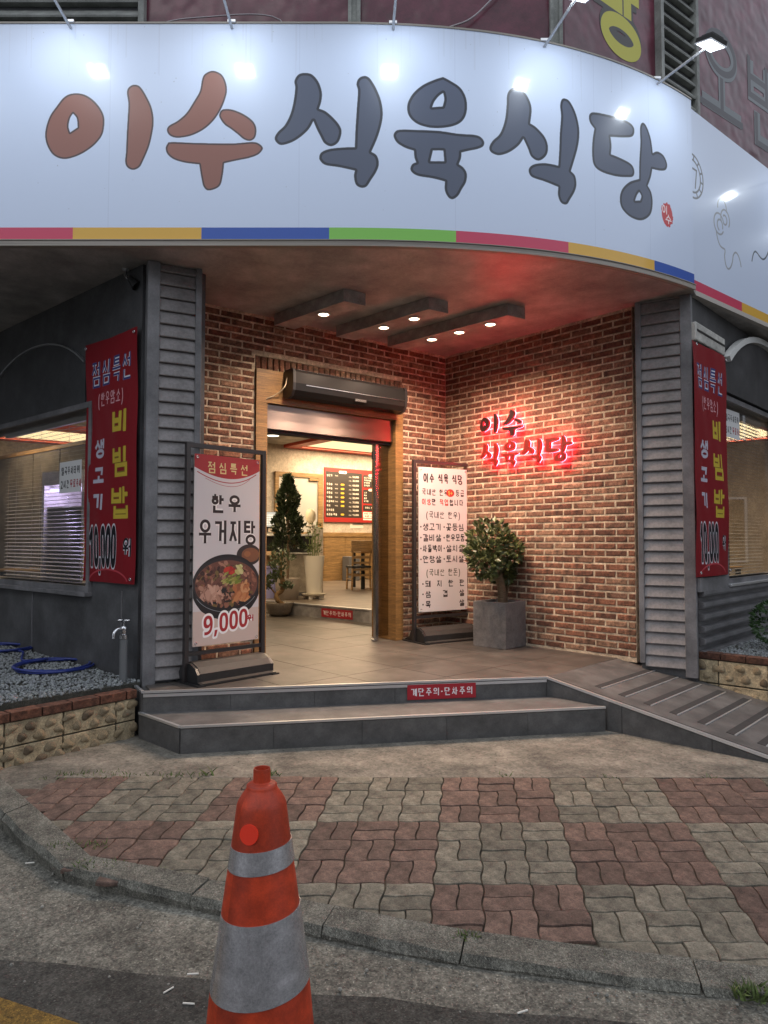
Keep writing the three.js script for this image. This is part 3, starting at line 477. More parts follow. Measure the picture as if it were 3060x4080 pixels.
// ---------------------------------------------------------------- the long curved sign and its lamps
const signD = (x) => { const u = Math.max(0, x + 0.42); return 5.15 + 0.044 * u * u + 0.0145 * u ** 3; };
const SIGN = []; { let s = -2.5; for (let x = -5.5; x <= 2.7701; x += 0.01) { if (SIGN.length) { const q = SIGN[SIGN.length - 1]; s = q.s + Math.hypot(x - q.x, signD(x) - q.d); } SIGN.push({ x, d: signD(x), s }); } const z = SIGN.find((p) => p.x >= -3.0 - 1e-6).s; SIGN.forEach((p) => { p.s -= z; }); }
function signAt(s, off = 0) { // plan point s metres along the sign face, off metres in front of it
  let i = SIGN.findIndex((p) => p.s >= s); if (i < 1) i = i < 0 ? SIGN.length - 1 : 1; const a = SIGN[i - 1], b = SIGN[i], t = (s - a.s) / (b.s - a.s), x = a.x + (b.x - a.x) * t, d = a.d + (b.d - a.d) * t, l = Math.hypot(b.x - a.x, b.d - a.d), n = [(b.d - a.d) / l, (b.x - a.x) / l];
  return { x: x + n[0] * off, z: -d + n[1] * off, n };
}
const SLEN = SIGN[SIGN.length - 1].s, SLO = 3.74, SHI = 5.44;
function band(s0, s1, y0, y1, off, n, thick = 0) { // curved strip with uv 0..1; with thickness it is a closed box
  const P = [], U = [], N = [], quad = (a, b, c, d, ua, ub, uc, ud) => { P.push(...a, ...b, ...c, ...a, ...c, ...d); U.push(...ua, ...ub, ...uc, ...ua, ...uc, ...ud); };
  for (let k = 0; k < n; k++) {
    const t0 = k / n, t1 = (k + 1) / n, a = signAt(s0 + (s1 - s0) * t0, off), b = signAt(s0 + (s1 - s0) * t1, off), A = (p, y) => [p.x, y, p.z];
    quad(A(a, y0), A(b, y0), A(b, y1), A(a, y1), [t0, 0], [t1, 0], [t1, 1], [t0, 1]);
    if (thick) { const c = signAt(s0 + (s1 - s0) * t0, off - thick), d = signAt(s0 + (s1 - s0) * t1, off - thick); quad(A(a, y1), A(b, y1), A(d, y1), A(c, y1), [t0, 0], [t1, 0], [t1, 1], [t0, 1]); quad(A(c, y0), A(d, y0), A(b, y0), A(a, y0), [t0, 0], [t1, 0], [t1, 1], [t0, 1]); quad(A(d, y0), A(c, y0), A(c, y1), A(d, y1), [t0, 0], [t1, 0], [t1, 1], [t0, 1]); if (k === n - 1) quad(A(b, y0), A(d, y0), A(d, y1), A(b, y1), [0, 0], [1, 0], [1, 1], [0, 1]); if (!k) quad(A(c, y0), A(a, y0), A(a, y1), A(c, y1), [0, 0], [1, 0], [1, 1], [0, 1]); }
  }
  const g = new THREE.BufferGeometry(); g.setAttribute('position', new THREE.Float32BufferAttribute(P, 3)); g.setAttribute('uv', new THREE.Float32BufferAttribute(U, 2)); g.computeVertexNormals();
  const nn = g.attributes.normal, pp = g.attributes.position; // smooth along the curve on the front
  if (!thick) for (let k = 0; k < n; k++) for (const [i, t] of [[0, 0], [1, 1], [2, 1], [3, 0], [4, 1], [5, 0]]) { const q = signAt(s0 + (s1 - s0) * (k + t) / n).n; nn.setXYZ(k * 6 + i, q[0], 0, q[1]); }
  return g;
}
const faceOf = (tex, r = 0.1) => { const m = new THREE.MeshPhysicalMaterial({ roughness: 0.4, specularIntensity: 0.7, clearcoat: 0.5, clearcoatRoughness: r }); if (tex) m.map = tex; else m.color.setRGB(0.74, 0.76, 0.8); return m; };
const stripeMats = { red: '#c8385a', yellow: '#d9a83c', blue: '#2450a8', green: '#7cc04c' }; for (const k in stripeMats) { const m = faceOf(null); m.color.set(stripeMats[k]); stripeMats[k] = m; }
const redWhite = '#ccd8ee';
{
  const t = thing('curved_signboard', 'long curved white signboard with big brown and slate brush letters and a coloured stripe', 'signboard', [0, 0, 0]);
  const tex = canvas(2048, 550, (x, w, h) => {
    x.fillStyle = redWhite; x.fillRect(0, 0, w, h);
    const px = (p) => [p[0] / SLEN * w, (1.70 - p[1]) / 1.60 * h];
    for (const [k, rows] of Object.entries(GLYPHS)) {
      const brown = k === '이' || k === '수'; x.beginPath();
      for (const r of rows) { glyphLoop(r).forEach((p, i) => x[i ? 'lineTo' : 'moveTo'](...px(p))); x.closePath(); }
      x.fillStyle = brown ? '#8c5a4d' : '#4c5468'; x.fill('evenodd');
      x.save(); x.clip('evenodd'); x.strokeStyle = brown ? '#3a2a2c' : '#20242f'; x.lineWidth = brown ? 8 : 13; x.lineJoin = 'round'; x.stroke(); x.restore();
    }
    // red seal with the two small letters
    const [sx, sy] = px([5.575, 0.538]); x.save(); x.translate(sx, sy); x.fillStyle = '#c0282e'; x.beginPath(); x.ellipse(0, 0, 25, 34, 0, 0, 7); x.fill(); for (let i = 0; i < 26; i++) { const a = rnd() * 6.3; x.beginPath(); x.arc(Math.cos(a) * 25, Math.sin(a) * 34, 1 + rnd() * 3.5, 0, 7); x.fill(); }
    write(x, '이', -24, -28, 30, { W: 27, lw: 3.6, color: '#f2e8e8' }); write(x, '수', -10, -4, 34, { W: 32, lw: 3.6, color: '#f2e8e8' }); x.restore();
    for (const s of [0.9, 2.35, 3.55, 4.75, 5.35]) { x.fillStyle = 'rgba(70,80,110,0.10)'; x.fillRect(s / SLEN * w, 0, 1.5, h); } for (let i = 0; i < 46; i++) { const X = rnd() * w, L = 30 + rnd() * 120; x.fillStyle = `rgba(95,95,92,${0.02 + 0.05 * rnd()})`; x.fillRect(X, 0, 1 + rnd() * 4, L); }
    for (let i = 0; i < 60; i++) { x.fillStyle = `rgba(90,90,95,${0.15 + 0.25 * rnd()})`; x.fillRect(rnd() * w, rnd() * h, 1 + rnd() * 2, 1 + rnd() * 2); }
  });
  tex.wrapS = tex.wrapT = THREE.ClampToEdgeWrapping;
  put('sign_face', band(0, SLEN, SLO + 0.1, SHI, 0, 120), faceOf(tex), t);
  put('sign_face', band(-2.4, 0, SLO + 0.1, SHI, 0, 6), faceOf(null), t);
  const b = [-2.4, -0.34, 0.636, 1.613, 2.583, 3.555, 4.495, 5.398, SLEN], c = ['blue', 'red', 'yellow', 'blue', 'green', 'red', 'yellow', 'blue'];
  b[1] = -0.34; for (let i = 0; i < 8; i++) put('colour_stripe', band(b[i], b[i + 1], SLO, SLO + 0.1, 0, 12), stripeMats[c[i]], t);
  put('housing', band(-2.4, SLEN, SLO + 0.002, SHI - 0.002, -0.004, 90, 0.2), M.post, t);
  put('edge_trim', [band(-2.4, SLEN, SHI - 0.004, SHI + 0.01, 0.006, 90, 0.03), band(-2.4, SLEN, SLO - 0.045, SLO - 0.001, 0.012, 90, 0.05), band(-2.4, SLEN, SLO - 0.004, SLO + 0.002, 0.02, 90, 0.02)], mat(0.45, 0.41, 0.37, { roughness: 0.45, map: 'dirty', size: 1 }), t);
}
const P2A = [2.83, -6.2], P2B = [5.6, -8.42];
{
  const L = Math.hypot(P2B[0] - P2A[0], P2B[1] - P2A[1]), t = thing('side_signboard', 'white side signboard with grey line ornaments, round the corner to the right', 'signboard', [P2A[0], 0, P2A[1]], turnOf(P2A, P2B));
  const tex = canvas(1024, 455, (x, w, h) => {
    x.fillStyle = redWhite; x.fillRect(0, 0, w, h); const k = w / L; x.lineCap = 'round';
    const ring = (cx, cy, r, a0 = 0, a1 = 7) => { x.beginPath(); x.arc(cx * k, cy * k, r * k, a0, a1); x.stroke(); };
    x.strokeStyle = '#5f6167'; x.lineWidth = 5; ring(0.0, 0.62, 0.2); ring(0, 0.62, 0.15); for (let a = -1.4; a < 1.5; a += 0.5) { x.beginPath(); x.moveTo(Math.cos(a) * 0.15 * k, (0.62 + Math.sin(a) * 0.15) * k); x.lineTo(Math.cos(a) * 0.2 * k, (0.62 + Math.sin(a) * 0.2) * k); x.stroke(); }
    x.beginPath(); x.moveTo(0, 0.55 * k); x.lineTo(0.08 * k, 0.55 * k); x.lineTo(0.05 * k, 0.72 * k); x.stroke();
    x.strokeStyle = '#9a9da4'; x.lineWidth = 5; ring(0.5, 0.92, 0.1, 0.6, 6); ring(0.52, 0.93, 0.055, 2, 6.6); ring(0.63, 0.84, 0.09, 2.6, 6.9); ring(0.62, 0.85, 0.045, 4, 8.6); ring(0.57, 0.75, 0.09, 3, 6.4);
    x.beginPath(); x.moveTo(0.44 * k, 1.0 * k); x.bezierCurveTo(0.5 * k, 1.25 * k, 0.66 * k, 1.05 * k, 0.6 * k, 1.2 * k); x.bezierCurveTo(0.62 * k, 1.4 * k, 0.76 * k, 1.3 * k, 0.78 * k, 1.16 * k); x.bezierCurveTo(0.84 * k, 1.06 * k, 0.92 * k, 1.12 * k, 0.95 * k, 1.22 * k); x.stroke();
    x.strokeStyle = '#4a5563'; x.beginPath(); x.moveTo(1.2 * k, 1.1 * k); x.bezierCurveTo(1.3 * k, 0.8 * k, 1.4 * k, 1.2 * k, 1.6 * k, 0.9 * k); x.bezierCurveTo(1.9 * k, 0.5 * k, 2.1 * k, 1.2 * k, 2.6 * k, 0.8 * k); x.stroke();
  });
  put('sign_face', new THREE.PlaneGeometry(L, SHI - SLO - 0.1).translate(L / 2, (SHI + SLO + 0.1) / 2, 0), faceOf(tex, 0.12), t);
  for (let i = 0, x = 0; x < L - 0.02; i++, x += 0.95) put('colour_stripe', new THREE.PlaneGeometry(Math.min(0.95, L - x), 0.1).translate(x + Math.min(0.95, L - x) / 2, SLO + 0.05, 0), stripeMats[['red', 'yellow', 'blue', 'green'][i % 4]], t);
  put('housing', B(0, L, SLO, SHI, -0.2, -0.004), M.post, t); put('edge_trim', B(0, L, SLO - 0.045, SLO - 0.001, -0.04, 0.012), mat(0.45, 0.41, 0.37, { roughness: 0.45 }), t);
}
const lampGlow = glow(0.9, 0.96, 1, 10);
function floodlight(label, bx, bz, n, reach, rise, power = SIGN_LAMP) {
  const t = thing('sign_floodlight', label, 'lamp', [bx, SHI + 0.01, bz], 0, 'floodlights on arms over the signboards'), head = V3(n[0] * reach, rise, n[1] * reach), aim = V3(n[0] * 0.05, rise - 1.5, n[1] * 0.05), dir = aim.clone().sub(head).normalize();
  put('arm', rod([-n[0] * 0.03, -0.05, -n[1] * 0.03], head.clone().multiplyScalar(0.95).toArray(), 0.011), mat(0.55, 0.55, 0.55, { roughness: 0.4, metalness: 0.5 }), t); put('foot_plate', B(-0.03, 0.03, -0.01, 0.008, -0.03, 0.03), M.alu, t);
  const q = new THREE.Quaternion().setFromRotationMatrix(new THREE.Matrix4().lookAt(head, aim, V3(0, 1, 0))), place = (g) => g.applyQuaternion(q).translate(head.x, head.y, head.z); // local -z looks at the sign
  put('lamp_head', [place(RB(-0.1, 0.1, -0.075, 0.075, -0.005, 0.035, 0.008)), place(B(-0.07, 0.07, -0.05, 0.05, 0.03, 0.055))], M.blackMatt, t);
  put('lamp_bezel', [place(B(-0.1, 0.1, 0.066, 0.075, -0.012, -0.004)), place(B(-0.1, 0.1, -0.075, -0.066, -0.012, -0.004)), place(B(-0.1, -0.09, -0.066, 0.066, -0.012, -0.004)), place(B(0.09, 0.1, -0.066, 0.066, -0.012, -0.004))], M.alu, t);
  put('lamp_lens', place(B(-0.09, 0.09, -0.066, 0.066, -0.009, -0.0055)), lampGlow, t);
  const l = new THREE.RectAreaLight(lin(0.8, 0.9, 1.0), power, 0.13, 0.1); l.position.copy(head).addScaledVector(dir, 0.014); t.add(l); t.updateMatrixWorld(true); l.lookAt(aim.clone().add(t.position)); 
}
for (const [x, what] of [[-3.6, 'beyond the first brown letter'], [-2.42, 'over the first brown letter'], [-1.18, 'over the second brown letter'], [0.06, 'over the first slate letter'], [1.277, 'over the middle slate letters'], [2.358, 'over the last slate letter']]) {
  const s = SIGN.find((p) => p.x >= x).s, p = signAt(s, -0.01); floodlight('small square floodlight on a thin arm ' + what, p.x, p.z, p.n, 0.52, -0.02);
}
{ const n = [Math.sin(turnOf(P2A, P2B)), Math.cos(turnOf(P2A, P2B))]; for (const [k, what] of [[1.9, 'over the grey line ornaments'], [3.4, 'at the far end of the side signboard']]) { const u = [(P2B[0] - P2A[0]) / 3.62, (P2B[1] - P2A[1]) / 3.62]; floodlight('small square floodlight on a thin arm ' + what, P2A[0] + u[0] * k, P2A[1] + u[1] * k, n, 0.52, -0.02, SIGN_LAMP * 0.5); } }
// soffit under the signs
{
  const o = setting('soffit', 'grey-brown metal soffit'), c = []; for (let s = -2.4; s <= SLEN; s += 0.1) { const p = signAt(s, -0.012); c.push([p.x, p.z]); } const e = signAt(SLEN, -0.012); c.push([e.x, e.z]);
  put('soffit_panel', prism([...c, [P2A[0] + 0.03, P2A[1] - 0.03], [P2B[0] - 0.02, P2B[1] - 0.03], [8.4, -12.2], [6, -13], [0.8, -9.4], [-4, -10], [-9, -11], [-5.7, -8.0]], SOFFIT + 0.001, SOFFIT + 0.035), M.soffit, o);
}

// ---------------------------------------------------------------- storey above the sign
{
  const U0 = [-6, -6.0], U1 = [-2.13, -6.0], U2 = [1.62, -6.0], U3 = [2.74, -6.78], U4 = [3.3, -7.17], U5 = [6, -9.05];
  const louvreMat = mat(0.34, 0.36, 0.35, { map: 'dirty', size: 0.8, roughness: 0.6 });
  const louvre = (label, A, C, y0, y1) => { const L = Math.hypot(C[0] - A[0], C[1] - A[1]), t = thing('louvred_wall', label, 'wall', [A[0], 0, A[1]], turnOf(A, C)); put('backing', B(0, L, y0, y1, -0.15, 0), M.darkWall, t); for (let y = y0; y < y1; y += 0.135) put('louvre_slat', runX([[0, 0], [0.055, 0.004], [0.06, 0.02], [0.006, 0.1], [0, 0.1]], 0.03, L - 0.03), louvreMat, t, [0, y, 0.001]); for (const x of [0, L - 0.05]) put('louvre_frame', B(x, x + 0.05, y0, y1, 0.001, 0.075), louvreMat, t); };
  louvre('grey louvred wall above the brown letters', U0, U1, 5.3, 7.6); louvre('narrow grey louvred wall between the maroon boards', U3, U4, 5.3, 8.2);
  const maroon = mat(0.16, 0.03, 0.06, { roughness: 0.3, map: 'dirty', size: 1.2, bump: 'waves', bumpSize: 1.4, bumpScale: 0.02 });
  const board = (label, A, C, y0, y1, face) => { const L = Math.hypot(C[0] - A[0], C[1] - A[1]), t = thing('upper_signboard', label, 'signboard', [A[0], 0, A[1]], turnOf(A, C)); put('board', B(0, L, y0, y1, -0.15, 0), maroon, t); if (face) { const [tex, x, y, w, h, m] = face; put('lettering', new THREE.PlaneGeometry(w, h).translate(x + w / 2, y + h / 2, 0.003), printed(tex, { roughness: 0.35, transparent: true, ...m }), t); } return [t, L]; };
  const [t1] = board('long maroon upper signboard with grey posts above the slate letters', U1, U2, 5.3, 8.0);
  for (const x of [1.86, 3.66]) put('post', [B(x - 0.05, x - 0.02, 5.3, 8, 0.001, 0.05), B(x + 0.03, x + 0.06, 5.3, 8, 0.001, 0.05), B(x - 0.02, x + 0.03, 5.3, 8, 0.001, 0.03)], louvreMat, t1);
  const wire = mat(0.4, 0.36, 0.38, { roughness: 0.5 }); put('loose_wire', tube([[0.05, 5.6, 0.02], [0.08, 6.0, 0.05], [0.6, 6.12, 0.05], [1.2, 6.1, 0.04], [1.3, 5.9, 0.02]], 0.006), wire, t1); put('loose_wire', tube([[2.55, 5.7, 0.02], [2.62, 5.98, 0.03], [2.9, 6.1, 0.05], [3.2, 6.4, 0.05]], 0.008), wire, t1);
  const bang = canvas(512, 512, (x, w) => { x.clearRect(0, 0, w, w); outlined(x, '방', 40, 30, 440, { W: 420, lw: 62, color: '#b9b31e' }, '#1c1610', 44); });
  board('maroon upper signboard with a yellow letter', U2, U3, 5.3, 8.0, [bang, 0.28, 6.0, 1.0, 1.15]);
  const grey = canvas(1024, 512, (x, w, h) => { x.clearRect(0, 0, w, h); outlined(x, '오벤', 20, 20, 460, { W: 440, gap: 20, lw: 30, color: '#1d1420' }, '#5f6468', 34); });
  board('dark maroon upper signboard with hollow grey letters beyond the louvres', U4, U5, 5.2, 8.4, [grey, 0.05, 6.0, 2.2, 1.25]);
  // plain wall that closes the storey behind the boards
  one('upper_wall', 'plain dark wall behind the upper boards', 'wall', prism([[-6, -6.2], [1.7, -6.2], [6, -9.3], [6, -11], [-6, -11]], 3.9, 8.4), M.darkWall);
}

// ---------------------------------------------------------------- doorway
const DOOR_TURN = turnOf(WALL_L, CORNER), RIGHT_TURN = turnOf(CORNER, WALL_R), SIDE_TURN = turnOf(LF0, LF1);
{
  const t = thing('door_frame', 'wooden door frame with a dark glossy transom in the brick wall', 'door frame', [WALL_L[0], FLOOR, WALL_L[1]], DOOR_TURN), h = DTOP, tb = 2.58 - FLOOR, tt = 2.83 - FLOOR;
  put('header', B(DX0 + 0.003, DX1 - 0.003, tt, h, -0.14, 0.03), M.wood, t);
  put('jamb', B(DX0 + 0.003, DX0 + 0.125, 0.002, tt - 0.001, -0.24, 0.028), M.wood, t);
  put('jamb', B(DX1 - 0.112, DX1 - 0.003, 0.002, tt - 0.001, -0.42, 0.028), M.wood, t);
  put('transom', RB(DX0 + 0.126, DX1 - 0.113, tb, tt - 0.002, -0.2, -0.02, 0.006), new THREE.MeshPhysicalMaterial({ color: lin(0.3, 0.23, 0.2), roughness: 0.34, metalness: 1, anisotropy: 0.8, anisotropyRotation: Math.PI / 2 }), t);
  put('track', B(DX0 + 0.126, DX1 - 0.113, tb - 0.03, tb - 0.001, -0.16, -0.06), M.blackMatt, t);
  const d = put('side_light', [B(2.155, 2.195, 0.003, tb - 0.031, -0.13, -0.085)], M.steel, t); put('pane', B(2.196, DX1 - 0.114, 0.05, tb - 0.035, -0.11, -0.104), new THREE.MeshPhysicalMaterial({ color: lin(0.75, 0.7, 0.62), roughness: 0.03, transmission: 1, thickness: 0 }), d); put('floor_hinge', RB(2.12, 2.17, 0.003, 0.03, -0.12, -0.07, 0.006), M.steel, d); put('door_sensor', B(2.13, 2.154, tb - 0.2, tb - 0.11, -0.13, -0.1), M.black, d);
}
{
  const t = thing('air_curtain', 'long black air curtain mounted over the doorway', 'air curtain', [WALL_L[0], FLOOR, WALL_L[1]], DOOR_TURN), x0 = 0.93, x1 = 2.33, y0 = 2.885 - FLOOR, y1 = 3.165 - FLOOR;
  const prof = [[0.031, y1 - 0.02], [0.031, y0 + 0.03], [0.05, y0 + 0.008], [0.11, y0], [0.18, y0 + 0.02], [0.215, y0 + 0.07], [0.225, y0 + 0.14], [0.222, y1 - 0.03], [0.2, y1], [0.05, y1]];
  put('body', runX(prof, x0, x1), mat(0.012, 0.011, 0.011, { roughness: 0.26, physical: true, specularIntensity: 0.55 }), t); put('end_cap', runX(prof.map(([z, y]) => [z < 0.05 ? z : z + 0.006, (y - (y0 + y1) / 2) * 1.03 + (y0 + y1) / 2]), x1 + 0.0005, x1 + 0.03), M.black, t); put('end_cap', runX(prof.map(([z, y]) => [z < 0.05 ? z : z + 0.006, (y - (y0 + y1) / 2) * 1.03 + (y0 + y1) / 2]), x0 - 0.03, x0 - 0.0005), M.black, t);
  put('trim_line', B(x0 + 0.12, x1, y0 + 0.125, y0 + 0.133, 0.222, 0.2275), M.steel, t); put('top_grille', [...Array(14)].map((_, i) => B(x0 + 0.05 + i * 0.095, x0 + 0.13 + i * 0.095, y1, y1 + 0.004, 0.08, 0.19)), M.steel, t);
  put('maker_plate', new THREE.PlaneGeometry(0.15, 0.03).rotateX(0.25).translate((x0 + x1) / 2 + 0.1, y0 + 0.06, 0.2185), printed(canvas(128, 26, (x) => { x.fillStyle = '#2a2828'; x.fillRect(0, 0, 128, 26); x.strokeStyle = '#9a9a9a'; x.lineWidth = 2; for (let i = 0; i < 5; i++) x.strokeRect(10 + i * 22, 7, 15, 12); })), t);
  put('power_cord', tube([[x0 - 0.02, y1 - 0.05, 0.1], [x0 - 0.07, y0 + 0.1, 0.12], [x0 - 0.13, y0 + 0.03, 0.06], [x0 - 0.22, y0 - 0.02, 0.033]], 0.005), mat(0.5, 0.42, 0.3, {}), t);
}
// three hanging beams with round downlights
const lampWarm = glow(1, 0.8, 0.55, 9);
{
  const D = [-0.727, -0.687], W = [0.84, -0.545], UN = 3.585, beamMat = mat(0.5, 0.47, 0.46, { map: 'dirty', size: 0.8, roughness: 0.45 });
  const defs = [['with one downlight, by the clapboard pillar', [-0.357, -6.04], 1.0, [0.42]], ['with two downlights, the middle one of three', [0.41, -6.25], 1.25, [0.3, 0.7]], ['with three downlights, nearest the brick corner', [1.165, -6.42], 1.55, [0.3, 0.68, 1.04]]];
  for (const [what, p, len, lamps] of defs) {
    const t = thing('ceiling_beam', 'dark boxed ceiling beam ' + what, 'beam', [p[0], UN, p[1]]), q = (a, b) => [D[0] * a + W[0] * b, D[1] * a + W[1] * b];
    put('boxing', prism([q(0, 0), q(len, 0), q(len, 0.225), q(0, 0.225)], 0, SOFFIT - UN - 0.001), beamMat, t);
    for (const a of lamps) {
      const [x, z] = q(a, 0.115), d = thing('downlight', 'round lit downlight, ' + ['nearest the free end', lamps.length > 2 ? 'in the middle' : 'nearest the door wall', 'nearest the door wall'][lamps.indexOf(a)] + ' of the ceiling beam ' + what.split(',')[0], 'downlight', [p[0] + x, UN, p[1] + z], 0, 'downlights in the ceiling beams');
      put('trim_ring', lathe([[0.052, 0.003], [0.066, 0.001], [0.069, -0.006], [0.05, -0.008], [0.05, -0.002], [0.052, 0.003]], 28), M.white, d); put('lens', lathe([[0.0005, -0.0065], [0.03, -0.0062], [0.0495, -0.003], [0.0005, -0.0028]], 24), lampWarm, d);
      const l = new THREE.SpotLight(lin(1, 0.74, 0.55), DOWNLIGHT, 0, 1.32, 0.7, 2); l.position.set(0, -0.02, 0); l.target.position.set(0, -1, 0); l.shadow.radius = 2.2; d.add(l, l.target);
    }
  }
}
// glowing red letters on the right-hand wall
{
  const t = thing('glowing_letters', 'halo-lit red brush letters in two rows on the brick wall', 'sign', [CORNER[0], 0, CORNER[1]], RIGHT_TURN);
  const box = { '이': [0.595, 0.855, 2.66, 2.885], '수': [0.91, 1.19, 2.595, 2.895], '식': [0.591, 0.855, 2.285, 2.565], '육': [0.893, 1.13, 2.262, 2.56], '식2': [1.155, 1.43, 2.275, 2.552], '당': [1.455, 1.792, 2.262, 2.545] };
  const dark = mat(0.02, 0.005, 0.005, { roughness: 0.4 }), red = mat(0.17, 0.012, 0.008, { roughness: 0.4 }), edge = mat(0.3, 0.02, 0.02, { roughness: 0.4 }), halo = glow(1, 0.03, 0.05, 9 * NEON);
  const thin = (l, d) => { const s = THREE.ShapeUtils.area(l) > 0 ? 1 : -1, n = l.length; return l.map((p, i) => { const a = l[(i + n - 2) % n], b = l[(i + 2) % n], t = b.clone().sub(a).normalize(); return new THREE.Vector2(p.x - t.y * d * s, p.y + t.x * d * s); }); };
  for (const [k, rows] of Object.entries(GLYPHS)) {
    const loops = rows.map(glyphLoop), all = loops.flat(), mn = [0, 1].map((i) => Math.min(...all.map((p) => p[i]))), mx = [0, 1].map((i) => Math.max(...all.map((p) => p[i]))), [X0, X1, Y0, Y1] = box[k];
    const fit = loops.map((l, q) => thin(l.map(([x, y]) => new THREE.Vector2(X0 + (x - mn[0]) / (mx[0] - mn[0]) * (X1 - X0), Y0 + (y - mn[1]) / (mx[1] - mn[1]) * (Y1 - Y0))), rows[q][0] === 'H' ? -0.006 : 0.0075)), shapes = [];
    rows.forEach((r, i) => { if (r[0] === 'H') shapes[shapes.length - 1].holes.push(new THREE.Path(fit[i])); else shapes.push(new THREE.Shape(fit[i])); });
    const L = put('letter', shapes.map((s) => slab(s, 0.028).translate(0, 0, 0.058)), k === '이' || k === '수' ? dark : red, t);
    put('letter_edge', shapes.map((s) => slab(s, 0.01).translate(0, 0, 0.0475)), edge, L);
    put('back_glow', shapes.map((s) => slab(s, 0.004).translate(0, 0, 0.043)), halo, L);
    put('stand_off', [[0.3, 0.75], [0.7, 0.3]].map(([a, b]) => boxUV(new THREE.CylinderGeometry(0.003, 0.003, 0.042, 6).rotateX(Math.PI / 2).translate(X0 + (X1 - X0) * a, Y0 + (Y1 - Y0) * b, 0.021))), M.steel, L);
    const l = new THREE.PointLight(lin(1, 0.03, 0.05), 0.002 * NEON); l.position.set((X0 + X1) / 2, (Y0 + Y1) / 2, 0.034); l.shadow.radius = 1; t.add(l);
  }
}
// ---------------------------------------------------------------- banner stands
function bannerStand(label, o, turn, W, H, tex, ban, baseD, poleZ) { // o: front-left corner of the base, x along the front, z towards the viewer
  const t = thing('banner_stand', label, 'banner stand', o, turn), tubeMat = mat(0.03, 0.025, 0.025, { roughness: 0.35 }), f = 0.018;
  const prof = [[-baseD, 0.004], [0.02, 0.004], [0.02, 0.02], [-0.02, 0.03], [-0.02, 0.09], [-0.06, 0.135], [-0.13, 0.165], [-0.2, 0.165], [-0.27, 0.13], [-0.31, 0.06], [-baseD, 0.02]];
  put('water_base', runX(prof, 0.03, W - 0.03), mat(0.035, 0.03, 0.028, { roughness: 0.6, map: 'plain', size: 0.4 }), t); put('base_plate', [B(-0.02, 0.05, 0, 0.012, -baseD - 0.02, 0.03), B(W - 0.05, W + 0.02, 0, 0.012, -baseD - 0.02, 0.03)], M.black, t);
  put('end_cap', runX(prof.map(([z, y]) => [z, y * 0.96]), 0.005, 0.029), M.black, t); put('end_cap', runX(prof.map(([z, y]) => [z, y * 0.96]), W - 0.029, W - 0.005), M.black, t);
  put('pole', B(-f, f, 0.01, H, poleZ - f, poleZ + f), tubeMat, t); put('pole', B(W - f, W + f, 0.01, H, poleZ - f, poleZ + f), tubeMat, t); put('top_rail', B(-f, W + f, H, H + 0.035, poleZ - f, poleZ + f), tubeMat, t); put('lower_rail', B(f, W - f, ban[1] - 0.07, ban[1] - 0.04, poleZ - 0.012, poleZ + 0.012), tubeMat, t);
  const g = new THREE.PlaneGeometry(W - 0.1, ban[0] - ban[1], 8, 24), p = g.attributes.position; for (let i = 0; i < p.count; i++) p.setZ(i, 0.004 * Math.sin(p.getX(i) * 9) * Math.cos(p.getY(i) * 4)); g.computeVertexNormals();
  const b = put('banner', g.translate(W / 2, (ban[0] + ban[1]) / 2, poleZ + 0.016), printed(tex, { roughness: 0.5 }), t); put('banner_back', B(0.055, W - 0.055, ban[1] + 0.005, ban[0] - 0.005, poleZ - 0.004, poleZ + 0.006), M.white, t);
  for (const [x, y] of [[0.075, ban[0] - 0.025], [W - 0.075, ban[0] - 0.025], [0.075, ban[1] + 0.025], [W - 0.075, ban[1] + 0.025]]) put('eyelet', boxUV(new THREE.TorusGeometry(0.009, 0.003, 6, 12).translate(x, y, poleZ + 0.024)), M.steel, b);
  return t;
}
